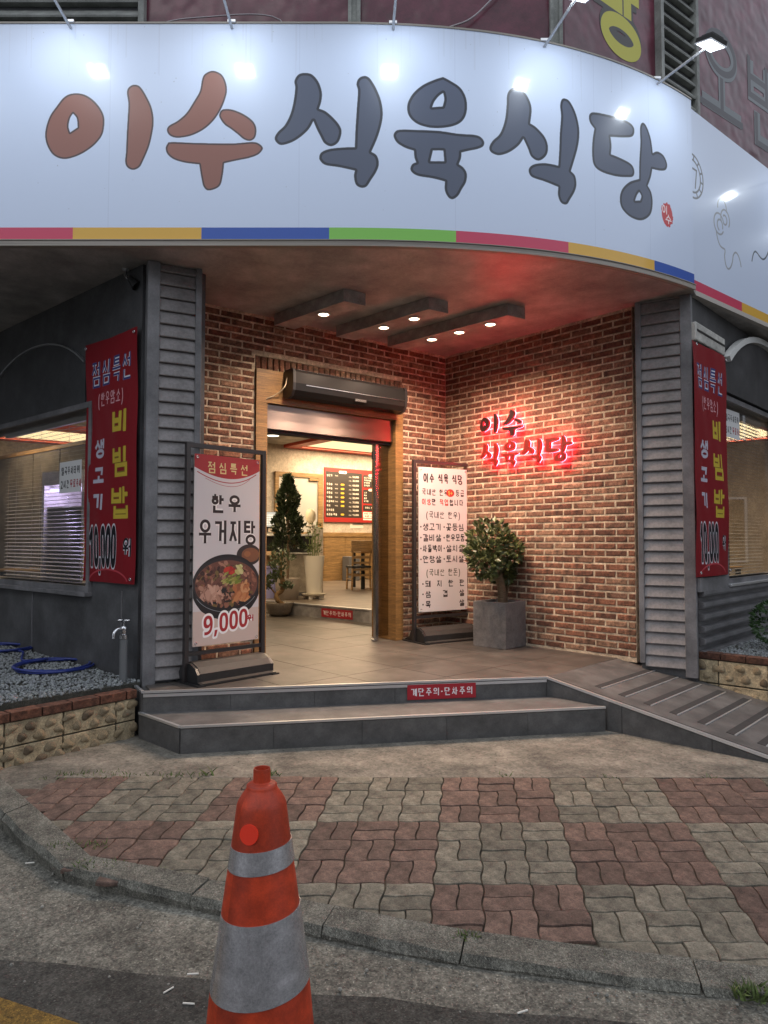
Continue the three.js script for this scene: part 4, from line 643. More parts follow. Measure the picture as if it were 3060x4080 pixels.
{
  const soup = canvas(768, 1900, (x, w, h) => {
    x.fillStyle = '#cbc5c7'; x.fillRect(0, 0, w, h);
    x.fillStyle = '#a3262c'; x.beginPath(); x.moveTo(0, 0); x.lineTo(w, 0); x.lineTo(w, 120); x.quadraticCurveTo(w * 0.55, 330, 0, 130); x.fill();
    x.strokeStyle = '#a3262c'; x.lineWidth = 9; x.beginPath(); x.moveTo(30, 175); x.quadraticCurveTo(w * 0.55, 370, w - 40, 160); x.stroke(); x.lineWidth = 4; x.beginPath(); x.moveTo(120, 235); x.quadraticCurveTo(w * 0.6, 385, w - 120, 215); x.stroke();
    write(x, '점심특선', w / 2, 62, 122, { W: 96, gap: 34, lw: 13, color: '#d8c48a', center: true });
    outlined(x, '한우', w / 2 - 20, 385, 200, { W: 172, gap: 26, lw: 29, color: '#2a1c1c', center: true }, '#eee8e6', 18);
    outlined(x, '우거지탕', w / 2 + 5, 640, 270, { W: 166, gap: 8, lw: 29, color: '#2a1c1c', center: true }, '#eee8e6', 18);
    // the dish: a black stone bowl of broth with meat, greens and red pepper, a smaller bowl behind it
    const blob = (cx, cy, rx, ry, c, a = 0) => { x.fillStyle = c; x.beginPath(); x.ellipse(cx, cy, rx, ry, a, 0, 7); x.fill(); };
    x.fillStyle = '#c9b4ab'; x.fillRect(0, 1560, w, 340); blob(640, 1010, 150, 110, '#332a28'); blob(660, 1010, 110, 75, '#7c5038'); blob(620, 1000, 40, 30, '#94603e');
    blob(385, 1330, 400, 330, '#1d1b1e'); blob(385, 1300, 385, 270, '#2a2629'); blob(385, 1305, 365, 245, '#6b4438'); blob(385, 1490, 330, 150, '#1b191b');
    x.save(); x.beginPath(); x.ellipse(385, 1305, 360, 240, 0, 0, 7); x.clip();
    const R = () => rnd(); for (let i = 0; i < 240; i++) { const cx = 30 + R() * 710, cy = 1080 + R() * 450, k = R(); blob(cx, cy, 8 + R() * 34, 5 + R() * 18, k < 0.25 ? '#8a5a48' : k < 0.5 ? '#55342c' : k < 0.7 ? '#a27460' : k < 0.85 ? '#6f5a34' : '#3c2520', R() * 3); }
    for (let i = 0; i < 70; i++) blob(80 + R() * 230, 1330 + R() * 130, 16 + R() * 44, 8 + R() * 16, ['#c09a86', '#a57c68', '#8a6253', '#b48a78'][Math.floor(R() * 4)], R() * 3);
    for (let i = 0; i < 60; i++) blob(470 + R() * 150, 1300 + R() * 170, 20 + R() * 40, 12 + R() * 22, ['#b87a4e', '#a8673f', '#c48f63', '#8d5535'][Math.floor(R() * 4)], R() * 3);
    for (let i = 0; i < 34; i++) blob(340 + R() * 190 , 1300 - R() * 120, 12 + R() * 50, 5 + R() * 9, ['#6f7a2c', '#8c8a3e', '#505c22', '#a39c58'][Math.floor(R() * 4)], -0.7 + R() * 0.5);
    for (let i = 0; i < 14; i++) blob(370 + R() * 80, 1130 + R() * 60, 14 + R() * 34, 9 + R() * 14, ['#a32a22', '#bb3a2c', '#8c211c'][Math.floor(R() * 3)], -0.5); for (let i = 0; i < 8; i++) blob(500 + R() * 50, 1120 + R() * 70, 24 + R() * 20, 12 + R() * 10, ['#c8c088', '#b7b070'][i % 2], 0.7);
    for (let i = 0; i < 160; i++) { x.fillStyle = `rgba(235,220,205,${0.15 + 0.3 * R()})`; x.fillRect(40 + R() * 700, 1080 + R() * 440, 2 + R() * 7, 1 + R() * 3); } x.restore();
    x.strokeStyle = '#8d929a'; x.lineWidth = 5; x.beginPath(); x.ellipse(385, 1320, 380, 262, 0, 0.5, 2.7); x.stroke();
    for (const [c, lw] of [['#f0ecec', 46], ['#a3262c', 20]]) { x.strokeStyle = x.fillStyle = c; x.lineWidth = lw; x.font = 'bold 260px sans-serif'; x.save(); x.translate(110, 1800); x.transform(0.82, -0.075, 0, 1, 0, 0); if (c === '#a3262c') x.fillText('9,000', 0, 0); else { x.lineJoin = 'round'; x.strokeText('9,000', 0, 0); } x.restore(); }
    outlined(x, '원', 628, 1630, 120, { W: 84, lw: 14, color: '#a3262c' }, '#f0ecec', 14);
  });
  const e = [0.69, -0.724]; bannerStand('banner stand with a photo of a stone bowl of stew, beside the clapboard pillar', [-1.425, FLOOR, -5.345], Math.atan2(0.724, 0.69), 0.735, 1.87, soup, [1.82, 0.28], 0.38, -0.19);
  const list = canvas(768, 1900, (x, w, h) => {
    x.fillStyle = '#cfc8c8'; x.fillRect(0, 0, w, h); const K = { color: '#231a1c' };
    write(x, '이수 식육 식당', w / 2, 74, 140, { W: 86, gap: 6, lw: 18, ...K, center: true });
    write(x, '국내산 한우', 46, 282, 92, { W: 68, gap: 9, lw: 11, ...K }); x.fillStyle = '#a82c28'; x.beginPath(); x.ellipse(498, 330, 66, 52, 0, 0, 7); x.fill(); write(x, '1+', 458, 296, 66, { W: 50, gap: 4, lw: 8, color: '#e8c05a' }); write(x, '등급', 582, 282, 92, { W: 68, gap: 9, lw: 11, ...K });
    write(x, '이상', 46, 412, 92, { W: 68, gap: 9, lw: 12, color: '#a82c28' }); write(x, '만', 200, 412, 92, { W: 68, gap: 9, lw: 12, ...K }); write(x, '작업', 322, 412, 92, { W: 68, gap: 9, lw: 12, color: '#a82c28' }); write(x, '합니다', 480, 412, 92, { W: 68, gap: 14, lw: 12, ...K });
    write(x, '(국내산 한우)', w / 2, 580, 98, { W: 76, gap: 9, lw: 10, ...K, center: true });
    [['생고기', '꽃등심'], ['갈비살', '한우모둠'], ['차돌박이', '살치살'], ['안창살', '토시살']].forEach(([a, b], i) => { const y = 742 + i * 142; [[a, 34], [b, 396]].forEach(([s, X]) => { x.fillStyle = '#231a1c'; x.beginPath(); x.arc(X, y + 46, 11, 0, 7); x.fill(); write(x, s, X + 24, y - 4, 102, { W: s.length > 3 ? 74 : 96, gap: 4, lw: 12.5, ...K }); }); });
    write(x, '(국내산 한돈)', w / 2, 1342, 98, { W: 76, gap: 9, lw: 10, color: '#4a4a3c', center: true });
    [['돼', '지', '한', '판'], ['삼', '', '겹', '', '살'], ['목', '', '', '', '살']].forEach((r, i) => { const y = 1490 + i * 134; x.fillStyle = '#231a1c'; x.beginPath(); x.arc(62, y + 46, 11, 0, 7); x.fill(); r.forEach((s, k) => s && write(x, s, 94 + k * (r.length === 4 ? 180 : 135), y, 96, { W: 90, lw: 12.5, ...K })); });
  });
  bannerStand('banner stand with a white printed list, in the brick corner behind the shrub', [0.44, FLOOR, -7.50], Math.atan2(0.523, 0.852), 0.78, 1.99, list, [1.95, 0.33], 0.4, -0.2);
}
// red vinyl banners on the shopfronts
function redBanner(label, host, x0, x1, y0, y1, flip) {
  const t = thing('red_banner', label, 'banner', V3((x0 + x1) / 2, y0, flip ? 0.056 : 0.02).applyMatrix4((host.updateMatrixWorld(true), host.matrixWorld)).toArray(), host.rotation.y, 'red lunch-special banners');
  const w = x1 - x0, h = y1 - y0, g = new THREE.PlaneGeometry(w, h, 18, 44).translate(0, h / 2, 0), p = g.attributes.position;
  for (let i = 0; i < p.count; i++) { const x = p.getX(i), y = p.getY(i); p.setZ(i, 0.012 + 0.006 * Math.sin(x * 6 + 1.2 * Math.sin(y * 2.1 + (flip ? 2 : 0))) + 0.005 * Math.sin(y * 5.3 + x * 7 + (flip ? 1.7 : 0)) + 0.0025 * Math.sin(x * 23 + y * 9)); } g.computeVertexNormals();
  put('vinyl', g, new THREE.MeshPhysicalMaterial({ map: redTex, roughness: 0.5, specularIntensity: 0.5, clearcoat: 0.12, clearcoatRoughness: 0.08, side: THREE.DoubleSide }), t);
  put('eyelet', [[-w / 2 + 0.03, 0.04], [w / 2 - 0.03, 0.04], [-w / 2 + 0.03, h - 0.04], [w / 2 - 0.03, h - 0.04]].map(([x, y]) => boxUV(new THREE.TorusGeometry(0.011, 0.004, 6, 14).translate(x, y, 0.036))), M.steel, t);
}
const redTex = canvas(640, 1500, (x, w, h) => {
  x.fillStyle = '#7f141e'; x.fillRect(0, 0, w, h);
  outlined(x, '점심특선', w / 2, 120, 175, { W: 118, gap: 8, lw: 13, color: '#343a72', center: true }, '#cfd2dc', 9);
  write(x, '(한우암소)', w / 2, 330, 88, { W: 58, gap: 8, lw: 8, color: '#c99aa0', center: true });
  outlined(x, '비', 350, 450, 165, { W: 200, lw: 30, color: '#c0a83a' }, '#7d6a24', 8); outlined(x, '빔', 350, 675, 195, { W: 205, lw: 25, color: '#c0a83a' }, '#7d6a24', 8); outlined(x, '밥', 345, 915, 205, { W: 215, lw: 24, color: '#c0a83a' }, '#7d6a24', 8);
  outlined(x, '생', 110, 610, 130, { W: 150, lw: 20, color: '#b9b6c4' }, '#6a5a68', 5); outlined(x, '고', 110, 790, 110, { W: 150, lw: 22, color: '#b9b6c4' }, '#6a5a68', 5); outlined(x, '기', 115, 950, 120, { W: 150, lw: 22, color: '#b9b6c4' }, '#6a5a68', 5);
  x.save(); x.translate(70, 1400); x.scale(0.56, 1.55); x.font = 'bold 210px sans-serif'; x.lineJoin = 'round'; x.strokeStyle = '#c9c9cf'; x.lineWidth = 26; x.strokeText('10,000', 0, 0); x.strokeStyle = '#16141a'; x.lineWidth = 10; x.strokeText('10,000', 0, 0); x.fillStyle = '#16141a'; x.fillText('10,000', 0, 0); x.restore();
  outlined(x, '원', 500, 1225, 190, { W: 96, lw: 13, color: '#16141a' }, '#c9c9cf', 10);
  x.strokeStyle = '#b4434c'; x.lineWidth = 10; x.beginPath(); x.ellipse(w / 2, 1500, 250, 80, 0, 3.3, 6.1); x.stroke();
});
const [frontL, frontR] = scene.children.filter((o) => o.name.startsWith('shopfront'));
redBanner('red lunch-special banner hung by the left clapboard pillar', frontL, 8.6 - 0.85, 8.6 + 0.0, 1.115, 3.18, false);
redBanner('red lunch-special banner hung below the white shutter box', frontR, -0.15, 0.68, 1.14, 3.25, true);
// paper parking notices taped inside the panes
const noticeTex = canvas(360, 300, (x, w, h) => { x.fillStyle = '#d6d6d6'; x.fillRect(0, 0, w, h); write(x, '일곡주차타워', w / 2, 48, 82, { W: 46, gap: 6, lw: 9, color: '#26262a', center: true }); write(x, '2시간', 22, 176, 82, { W: 46, gap: 6, lw: 9, color: '#26262a' }); write(x, '무료', 176, 176, 82, { W: 46, gap: 6, lw: 9, color: '#9c2a34' }); write(x, '주차', 280 - 2, 176, 82, { W: 40, gap: 2, lw: 9, color: '#9c2a34' }); });
for (const [host, x, y, what] of [[frontL, 8.6 - 1.25, 2.05, 'left'], [frontR, 1.2, 2.665, 'right']]) { const g = new THREE.PlaneGeometry(0.44, 0.29, 6, 4), p = g.attributes.position; for (let i = 0; i < p.count; i++) p.setZ(i, 0.004 * Math.sin(p.getX(i) * 11)); const o = one('parking_notice', `white paper parking notice stuck on the ${what} shop window`, 'notice', g, printed(noticeTex, { side: THREE.DoubleSide }), V3(x, y, -0.034).applyMatrix4(host.matrixWorld).toArray()); o.rotation.y = host.rotation.y; }
// red warning stickers on the two risers
const stickTex = canvas(760, 190, (x, w, h) => { x.fillStyle = '#a3202c'; x.fillRect(0, 0, w, h); write(x, '계단주의·단차주의', w / 2, 42, 108, { W: 74, gap: 9, lw: 12, color: '#e6dfe0', center: true }); });
function sticker(label, A, C, y, w, h, off) { const l = Math.hypot(C[0] - A[0], C[1] - A[1]), u = [(C[0] - A[0]) / l, (C[1] - A[1]) / l], n = [-u[1], u[0]], s = one('warning_sticker', label, 'sticker', B(-w / 2, w / 2, -h / 2, h / 2, -0.0015, 0.0005), mat(0.4, 0.03, 0.04, {}), [(A[0] + C[0]) / 2 + n[0] * off, y, (A[1] + C[1]) / 2 + n[1] * off], 'red step warning stickers'); s.rotation.y = turnOf(A, C); put('print', new THREE.PlaneGeometry(w, h).translate(0, 0, 0.0016), printed(stickTex), s); }
sticker('red step warning sticker on the upper outdoor riser', [0.18, -5.541], [0.74, -5.641], FLOOR - 0.081, 0.565, 0.118, 0.0155);

// potted shrub in the recess
function leaves(n, place, size, tint = 1) { // merged bent leaves: place() gives a point and an outward direction
  const P = [], N = [], U = [], Q = new THREE.Quaternion(), up = V3(0, 1, 0), v = V3();
  for (let i = 0; i < n; i++) {
    const [c, d] = place(i), s = size * rr(0.7, 1.25), dir = d.clone().add(V3(rr(-0.7, 0.7), rr(-0.5, 0.8), rr(-0.7, 0.7))).normalize(); Q.setFromUnitVectors(V3(0, 0, 1), dir); const tw = new THREE.Quaternion().setFromAxisAngle(dir, rr(0, 6.3)); Q.premultiply(tw);
    const pts = [[0, 0, 0], [-0.32, 0.1, 0.4], [0, -0.02, 0.45], [0.32, 0.1, 0.4], [0, -0.1, 1]].map((a) => v.set(...a).multiplyScalar(s).applyQuaternion(Q).add(c).toArray());
    for (const [a, b, e] of [[0, 2, 1], [0, 3, 2], [1, 2, 4], [2, 3, 4]]) { P.push(...pts[a], ...pts[b], ...pts[e]); U.push(0, 0, 1, 0, 1, 1); }
  }
  const g = new THREE.BufferGeometry(); g.setAttribute('position', new THREE.Float32BufferAttribute(P, 3)); g.setAttribute('uv', new THREE.Float32BufferAttribute(U, 2)); g.computeVertexNormals(); return g;
}
const leafMat = (r, g, b) => new THREE.MeshPhysicalMaterial({ color: lin(r, g, b), roughness: 0.42, transmission: 0.12, thickness: 0, side: THREE.DoubleSide });
const ball = () => { const v = V3(); do v.set(rr(-1, 1), rr(-1, 1), rr(-1, 1)); while (v.length() > 1); return v; };
{
  const t = thing('potted_shrub', 'round leafy shrub on a thick trunk in a tall square concrete pot', 'plant', [1.245, FLOOR, -7.45], 0.82), s = 0.2;
  const pot = new THREE.Shape([[-s, -s], [s, -s], [s, s], [-s, s]].map((p) => new THREE.Vector2(...p))); pot.holes.push(new THREE.Path([[-s + 0.025, -s + 0.025], [s - 0.025, -s + 0.025], [s - 0.025, s - 0.025], [-s + 0.025, s - 0.025]].map((p) => new THREE.Vector2(...p))));
  put('pot', boxUV(new THREE.ExtrudeGeometry(pot, { depth: 0.47, bevelEnabled: true, bevelSize: 0.004, bevelThickness: 0.004, bevelSegments: 1 }).rotateX(-Math.PI / 2).translate(0, 0.004, 0)), mat(0.27, 0.25, 0.24, { map: 'plain', size: 0.5, bump: 'bump', bumpSize: 0.2, bumpScale: 0.002, roughness: 0.85 }), t);
  put('soil', B(-s + 0.026, s - 0.026, 0.02, 0.44, -s + 0.026, s - 0.026), mat(0.05, 0.035, 0.025, { map: 'concrete', size: 0.3, roughness: 1 }), t);
  const trunk = put('trunk', [tube([[-0.02, 0.42, 0.04], [-0.04, 0.6, 0.05], [-0.09, 0.8, 0.03], [-0.1, 0.95, 0]], 0.045, 12, 9), tube([[-0.07, 0.75, 0.03], [0, 0.9, 0.05], [0.08, 1.05, 0]], 0.024, 8, 7), tube([[-0.09, 0.85, 0.02], [-0.2, 1.0, 0.05]], 0.02, 8, 7), tube([[0.1, 0.42, 0.02], [0.13, 0.55, 0], [0.14, 0.68, 0.02]], 0.016, 8, 6)], mat(0.26, 0.19, 0.13, { map: 'wood', size: 0.2, bump: 'lumps', bumpSize: 0.1, bumpScale: 0.004, roughness: 0.9 }), t);
  const lobes = [[-0.14, 1.06, 0.06, 0.23], [0.12, 1.06, 0, 0.23], [-0.02, 1.16, -0.02, 0.2], [-0.26, 0.96, 0.1, 0.17], [0.24, 0.96, 0.02, 0.18], [0.06, 0.86, 0.05, 0.15], [0.1, 0.76, 0.06, 0.1], [0.0, 1.02, 0.16, 0.17], [-0.24, 0.86, 0.1, 0.13], [0.24, 0.84, 0.0, 0.13]], spot = (b) => { const l = lobes[b % lobes.length], v = ball().normalize(), r = l[3] * (0.72 + 0.34 * Math.cbrt(rnd())); return [V3(l[0] * 1.1 - 0.055 + v.x * r, l[1] + v.y * r * 0.85, l[2] - 0.058 + v.z * r), v]; };
  put('crown', leaves(1500, spot, 0.066), leafMat(0.06, 0.078, 0.024), t).userData.kind = 'stuff'; put('crown', leaves(480, spot, 0.07), leafMat(0.11, 0.13, 0.04), t).userData.kind = 'stuff'; put('crown', leaves(70, spot, 0.05), leafMat(0.2, 0.09, 0.05), t).userData.kind = 'stuff';
}

// ---------------------------------------------------------------- the dining room behind the doorway
const E1 = [0.79, -0.613], E2 = [0.613, 0.79], BW = [-1.42, -16.245], RAISED = 0.52, CEIL = 3.64;
const bw = (s, off = 0) => [BW[0] + E1[0] * s + E2[0] * off, BW[1] + E1[1] * s + E2[1] * off], ROOM_TURN = Math.atan2(0.613, 0.79);
const ROOM = [[-8.45, -10.95], [-2.05, -5.7], [-1.9, -6.4], [-1.83, -6.5], [0.745, -8.48], [2.5, -6.62], [2.86, -6.4], [8.3, -12.05], [2.6, -19.35]];
{
  const room = setting('dining_room', 'warm dining room');
  put('ceiling', prism(ROOM, CEIL, CEIL + 0.05), mat(0.55, 0.53, 0.5, { roughness: 0.8, map: 'dirty', size: 2 }), room);
  put('back_wall', prism([bw(-9.2), bw(5.2), bw(5.2, -0.15), bw(-9.2, -0.15)], 0, CEIL), M.cream, room);
  put('end_wall', prism([[8.36, -11.97], [2.6, -19.4], [2.75, -19.5], [8.5, -12.05]], 0, CEIL), M.cream, room);
  const K = [-0.16, -9.46], edgeL = [K[0] - 0.762 * 6.22, K[1] - 0.648 * 6.22];
  put('lower_floor', prism(ROOM, 0.2, FLOOR - 0.017), M.tile[0], room);
  put('raised_floor', prism([K, edgeL, bw(5.1, 0), [K[0] + E1[0] * 8, K[1] + E1[1] * 8]], 0.25, RAISED), mat(0.2, 0.165, 0.14, { map: 'dirty', size: 1.2, roughness: 0.4 }), room);
  const u = [-0.762, -0.648], n = [-0.648, 0.762], q = (a, b) => [K[0] + u[0] * a + n[0] * b, K[1] + u[1] * a + n[1] * b];
  put('step_riser', prism([q(-0.01, 0.001), q(6.2, 0.001), q(6.2, 0.012), q(-0.01, 0.012)], FLOOR, RAISED - 0.012), mat(0.42, 0.41, 0.42, { map: 'dirty', size: 0.7, roughness: 0.4 }), room);
  put('step_nosing', [prism([q(-0.02, -0.03), q(6.2, -0.03), q(6.2, 0.02), q(-0.02, 0.02)], RAISED - 0.012, RAISED + 0.006), prism([q(-0.02, 0.0), q(0.03, 0.0), q(0.03, 0.022), q(-0.02, 0.022)], FLOOR, RAISED - 0.012)], M.alu, room);
  sticker('red step warning sticker on the riser inside the doorway', q(1.02, 0.013), q(0.3, 0.013), RAISED - 0.096, 0.62, 0.125, 0.002);
  // wainscot of wooden panels along the back wall
  for (let s = -9; s < 5; s += 0.6) put('wainscot_panel', prism([bw(s + 0.004, 0.001), bw(s + 0.596, 0.001), bw(s + 0.596, 0.022), bw(s + 0.004, 0.022)], RAISED, 1.56), M.lightWood, room);
  put('wainscot_rail', prism([bw(-9, 0.001), bw(5, 0.001), bw(5, 0.035), bw(-9, 0.035)], 1.562, 1.66), M.lightWood, room); put('skirting', prism([bw(-9, 0.023), bw(5, 0.023), bw(5, 0.034), bw(-9, 0.034)], RAISED, RAISED + 0.08), M.lightWood, room);
}
// lit ceiling panels with red surrounds
function ceilingPanel(what, cx, cz, w, d, turn, k = ROOM_PANEL, y = CEIL) {
  const t = thing('light_panel', 'wide glowing yellow ceiling panel in a red surround ' + what, 'ceiling light', [cx, y, cz], turn);
  if (y < CEIL) put('hanger', [B(-w / 2, -w / 2 + 0.02, 0, CEIL - y - 0.001, -0.01, 0.01), B(w / 2 - 0.02, w / 2, 0, CEIL - y - 0.001, -0.01, 0.01)], M.steel, t);
  put('surround', [B(-w / 2 - 0.29, -w / 2, -0.07, -0.001, -d / 2 - 0.29, d / 2 + 0.29), B(w / 2, w / 2 + 0.29, -0.07, -0.001, -d / 2 - 0.29, d / 2 + 0.29), B(-w / 2, w / 2, -0.07, -0.001, -d / 2 - 0.29, -d / 2), B(-w / 2, w / 2, -0.07, -0.001, d / 2, d / 2 + 0.29)], mat(0.45, 0.06, 0.03, { roughness: 0.5 }), t);
  put('diffuser', B(-w / 2, w / 2, -0.03, -0.002, -d / 2, d / 2), glow(1, 0.8, 0.42, 1.35), t);
  const l = new THREE.RectAreaLight(lin(1, 0.74, 0.46), k, w, d); l.position.set(0, -0.06, 0); l.rotation.x = -Math.PI / 2; t.add(l);
}
{ const c = bw(0.9, 1.72); ceilingPanel('near the menu board', -0.26, -15.8, 2.9, 1.5, ROOM_TURN, ROOM_PANEL * 1.4); const c2 = [-4.95, -11.0]; ceilingPanel('behind the left window', c2[0], c2[1], 3.2, 1.3, ROOM_TURN, ROOM_PANEL * 0.4, 3.16); const c3 = [5.3, -10.7]; ceilingPanel('behind the right window', c3[0], c3[1], 2.0, 1.1, turnOf(RF0, RF1), ROOM_PANEL * 0.8, 3.2); const c4 = bw(-4.2, 3.4); ceilingPanel('above the far tables', c4[0], c4[1], 2.4, 2.4, ROOM_TURN, ROOM_PANEL * 0.5); const c5 = [0.1, -11.6]; ceilingPanel('just inside the doorway', -1.0, -9.0, 1.2, 0.7, ROOM_TURN, ROOM_PANEL * 2.2); }
for (const [x, z, w] of [[-2.3, -14.2, 'beyond the counter'], [-2.0, -11.5, 'over the conical evergreen'], [3.9, -9.6, 'behind the right window']]) { const d = thing('room_downlight', 'round white ceiling downlight ' + w, 'downlight', [x, CEIL, z], 0); put('ring', lathe([[0.13, 0], [0.15, -0.004], [0.15, -0.01], [0.13, -0.008]], 28), M.white, d); put('lens', lathe([[0.0005, -0.006], [0.129, -0.006], [0.129, -0.002], [0.0005, -0.002]], 24), glow(1, 0.9, 0.72, 3), d); const l = new THREE.SpotLight(lin(1, 0.85, 0.62), 9, 0, 1.2, 0.8, 2); l.position.set(0, -0.03, 0); l.target.position.set(0, -1, 0); l.shadow.radius = 5; d.add(l, l.target); }
const onBack = (name, label, cat, s, y) => thing(name, label, cat, [...bw(s, 0.002)].reduce((a, v, i) => (a[i * 2] = v, a), [0, y, 0]), ROOM_TURN);
{ // menu board
  const W = 1.75, H = 1.29, t = onBack('menu_board', 'red wall menu board with black price lists', 'menu board', 0, 1.91);
  const tex = canvas(1024, 755, (x, w, h) => {
    x.fillStyle = '#a5302c'; x.fillRect(0, 0, w, h); const slate = '#38322f', rb = (a, b, c, d, r, f) => { x.fillStyle = f; x.beginPath(); x.roundRect(a, b, c, d, r); x.fill(); };
    rb(16, 52, 620, 640, 14, slate); rb(656, 70, 350, 180, 12, slate); rb(656, 282, 350, 200, 12, slate); rb(656, 504, 350, 84, 12, slate); rb(656, 604, 350, 84, 12, '#efe6df'); rb(656, 698, 350, 22, 4, '#efe6df');
    rb(236, 36, 136, 38, 18, '#efe2d6'); write(x, '고기류', 304, 42, 26, { W: 24, lw: 4, color: '#a5302c', center: true }); rb(752, 56, 116, 34, 16, '#efe2d6'); write(x, '식사류', 810, 61, 24, { W: 22, lw: 4, color: '#a5302c', center: true }); rb(752, 266, 116, 34, 16, '#efe2d6'); write(x, '주류', 810, 271, 24, { W: 22, lw: 4, color: '#a5302c', center: true });
    const c = { color: '#e6dcd0' }; [['생고기', '54,000'], ['', '36,000'], ['안창살', '64,000'], ['갈비살', '39,000'], ['꽃등심', '34,000'], ['낙엽살', '32,000'], ['차돌박이', '31,000'], ['육회', '19,000'], ['한우모둠', '79,000'], ['삼겹살·목살', '15,000']].forEach(([a, b], i) => { const y = 92 + i * 60 - (i > 0 && i < 2 ? 6 : 0); write(x, a, 34, y, 32, { W: 29, gap: 3, lw: 5, ...c }); if (a && i < 8) write(x, '국내산', 170, y + 8, 18, { W: 16, gap: 2, lw: 2.5, ...c }); if (i > 1 && i !== 8) { rb(268, y + 4, 62, 26, 12, '#d0a93c'); } x.fillStyle = '#e6dcd0'; x.font = 'bold 36px sans-serif'; x.fillText(b, 470, y + 32); x.font = '20px sans-serif'; x.fillText('200g', 406, y + 30); });
    ['생고기비빔밥', '육회비빔밥', '우거지탕', '한우곰탕'].forEach((s, i) => write(x, s, 674, 96 + i * 37, 26, { W: 23, gap: 3, lw: 4, ...c })); ['소주', '맥주', '음료', '공기밥'].forEach((s, i) => write(x, s, 674, 312 + i * 40, 26, { W: 23, gap: 3, lw: 4, ...c })); write(x, '생등심 전문', 690, 526, 28, { W: 25, lw: 4, ...c }); write(x, '국내산 한우 1+', 674, 612, 28, { W: 24, gap: 3, lw: 5, color: '#a5302c' }); write(x, '이상만 작업', 690, 650, 28, { W: 24, gap: 3, lw: 5, color: '#a5302c' });
  });
  put('board', RB(0, W, 0, H, 0.001, 0.03, 0.006), mat(0.35, 0.05, 0.04, {}), t); put('print', new THREE.PlaneGeometry(W, H).translate(W / 2, H / 2, 0.033), printed(tex, { roughness: 0.4 }), t);
  const n = onBack('wall_note', 'small white note under the menu board', 'notice', 0.75, 1.77); put('paper', B(0, 0.4, 0, 0.11, 0.001, 0.004), printed(canvas(200, 56, (x, w, h) => { x.fillStyle = '#e2d8cc'; x.fillRect(0, 0, w, h); write(x, '원산지표시', w / 2, 8, 18, { W: 20, lw: 3, center: true }); x.strokeStyle = '#555'; for (let i = 0; i < 3; i++) { x.beginPath(); x.moveTo(15, 34 + i * 8); x.lineTo(185, 34 + i * 8); x.stroke(); } })), n);
}
{ const t = onBack('inner_door', 'white panel door in a wide wooden frame', 'door', -1.32, RAISED); put('frame', [B(0, 0.09, 0, 2.5, 0.001, 0.06), B(1.13, 1.26, 0, 2.5, 0.001, 0.06), B(0.09, 1.13, 2.4, 2.5, 0.001, 0.06)], M.lightWood, t); put('leaf', B(0.092, 1.128, 0.01, 2.398, 0.001, 0.03), mat(0.5, 0.49, 0.46, { roughness: 0.5 }), t); put('handle', RB(0.98, 1.08, 0.98, 1.01, 0.03, 0.07, 0.008), M.steel, t); put('closer', RB(0.88, 1.12, 2.33, 2.39, 0.03, 0.08, 0.01), M.lightWood, t); }
{ const p = bw(0.65, 0.2), t = thing('floor_speaker', 'grey box speaker standing by the wooden wainscot', 'speaker', [p[0], RAISED, p[1]], ROOM_TURN); put('cabinet', RB(-0.16, 0.16, 0, 0.57, -0.14, 0.14, 0.012), mat(0.13, 0.13, 0.14, { roughness: 0.6 }), t); put('driver', [boxUV(new THREE.TorusGeometry(0.05, 0.012, 8, 20).translate(0, 0.43, 0.142)), boxUV(new THREE.TorusGeometry(0.07, 0.012, 8, 20).translate(0, 0.2, 0.142))], M.steel, t); }
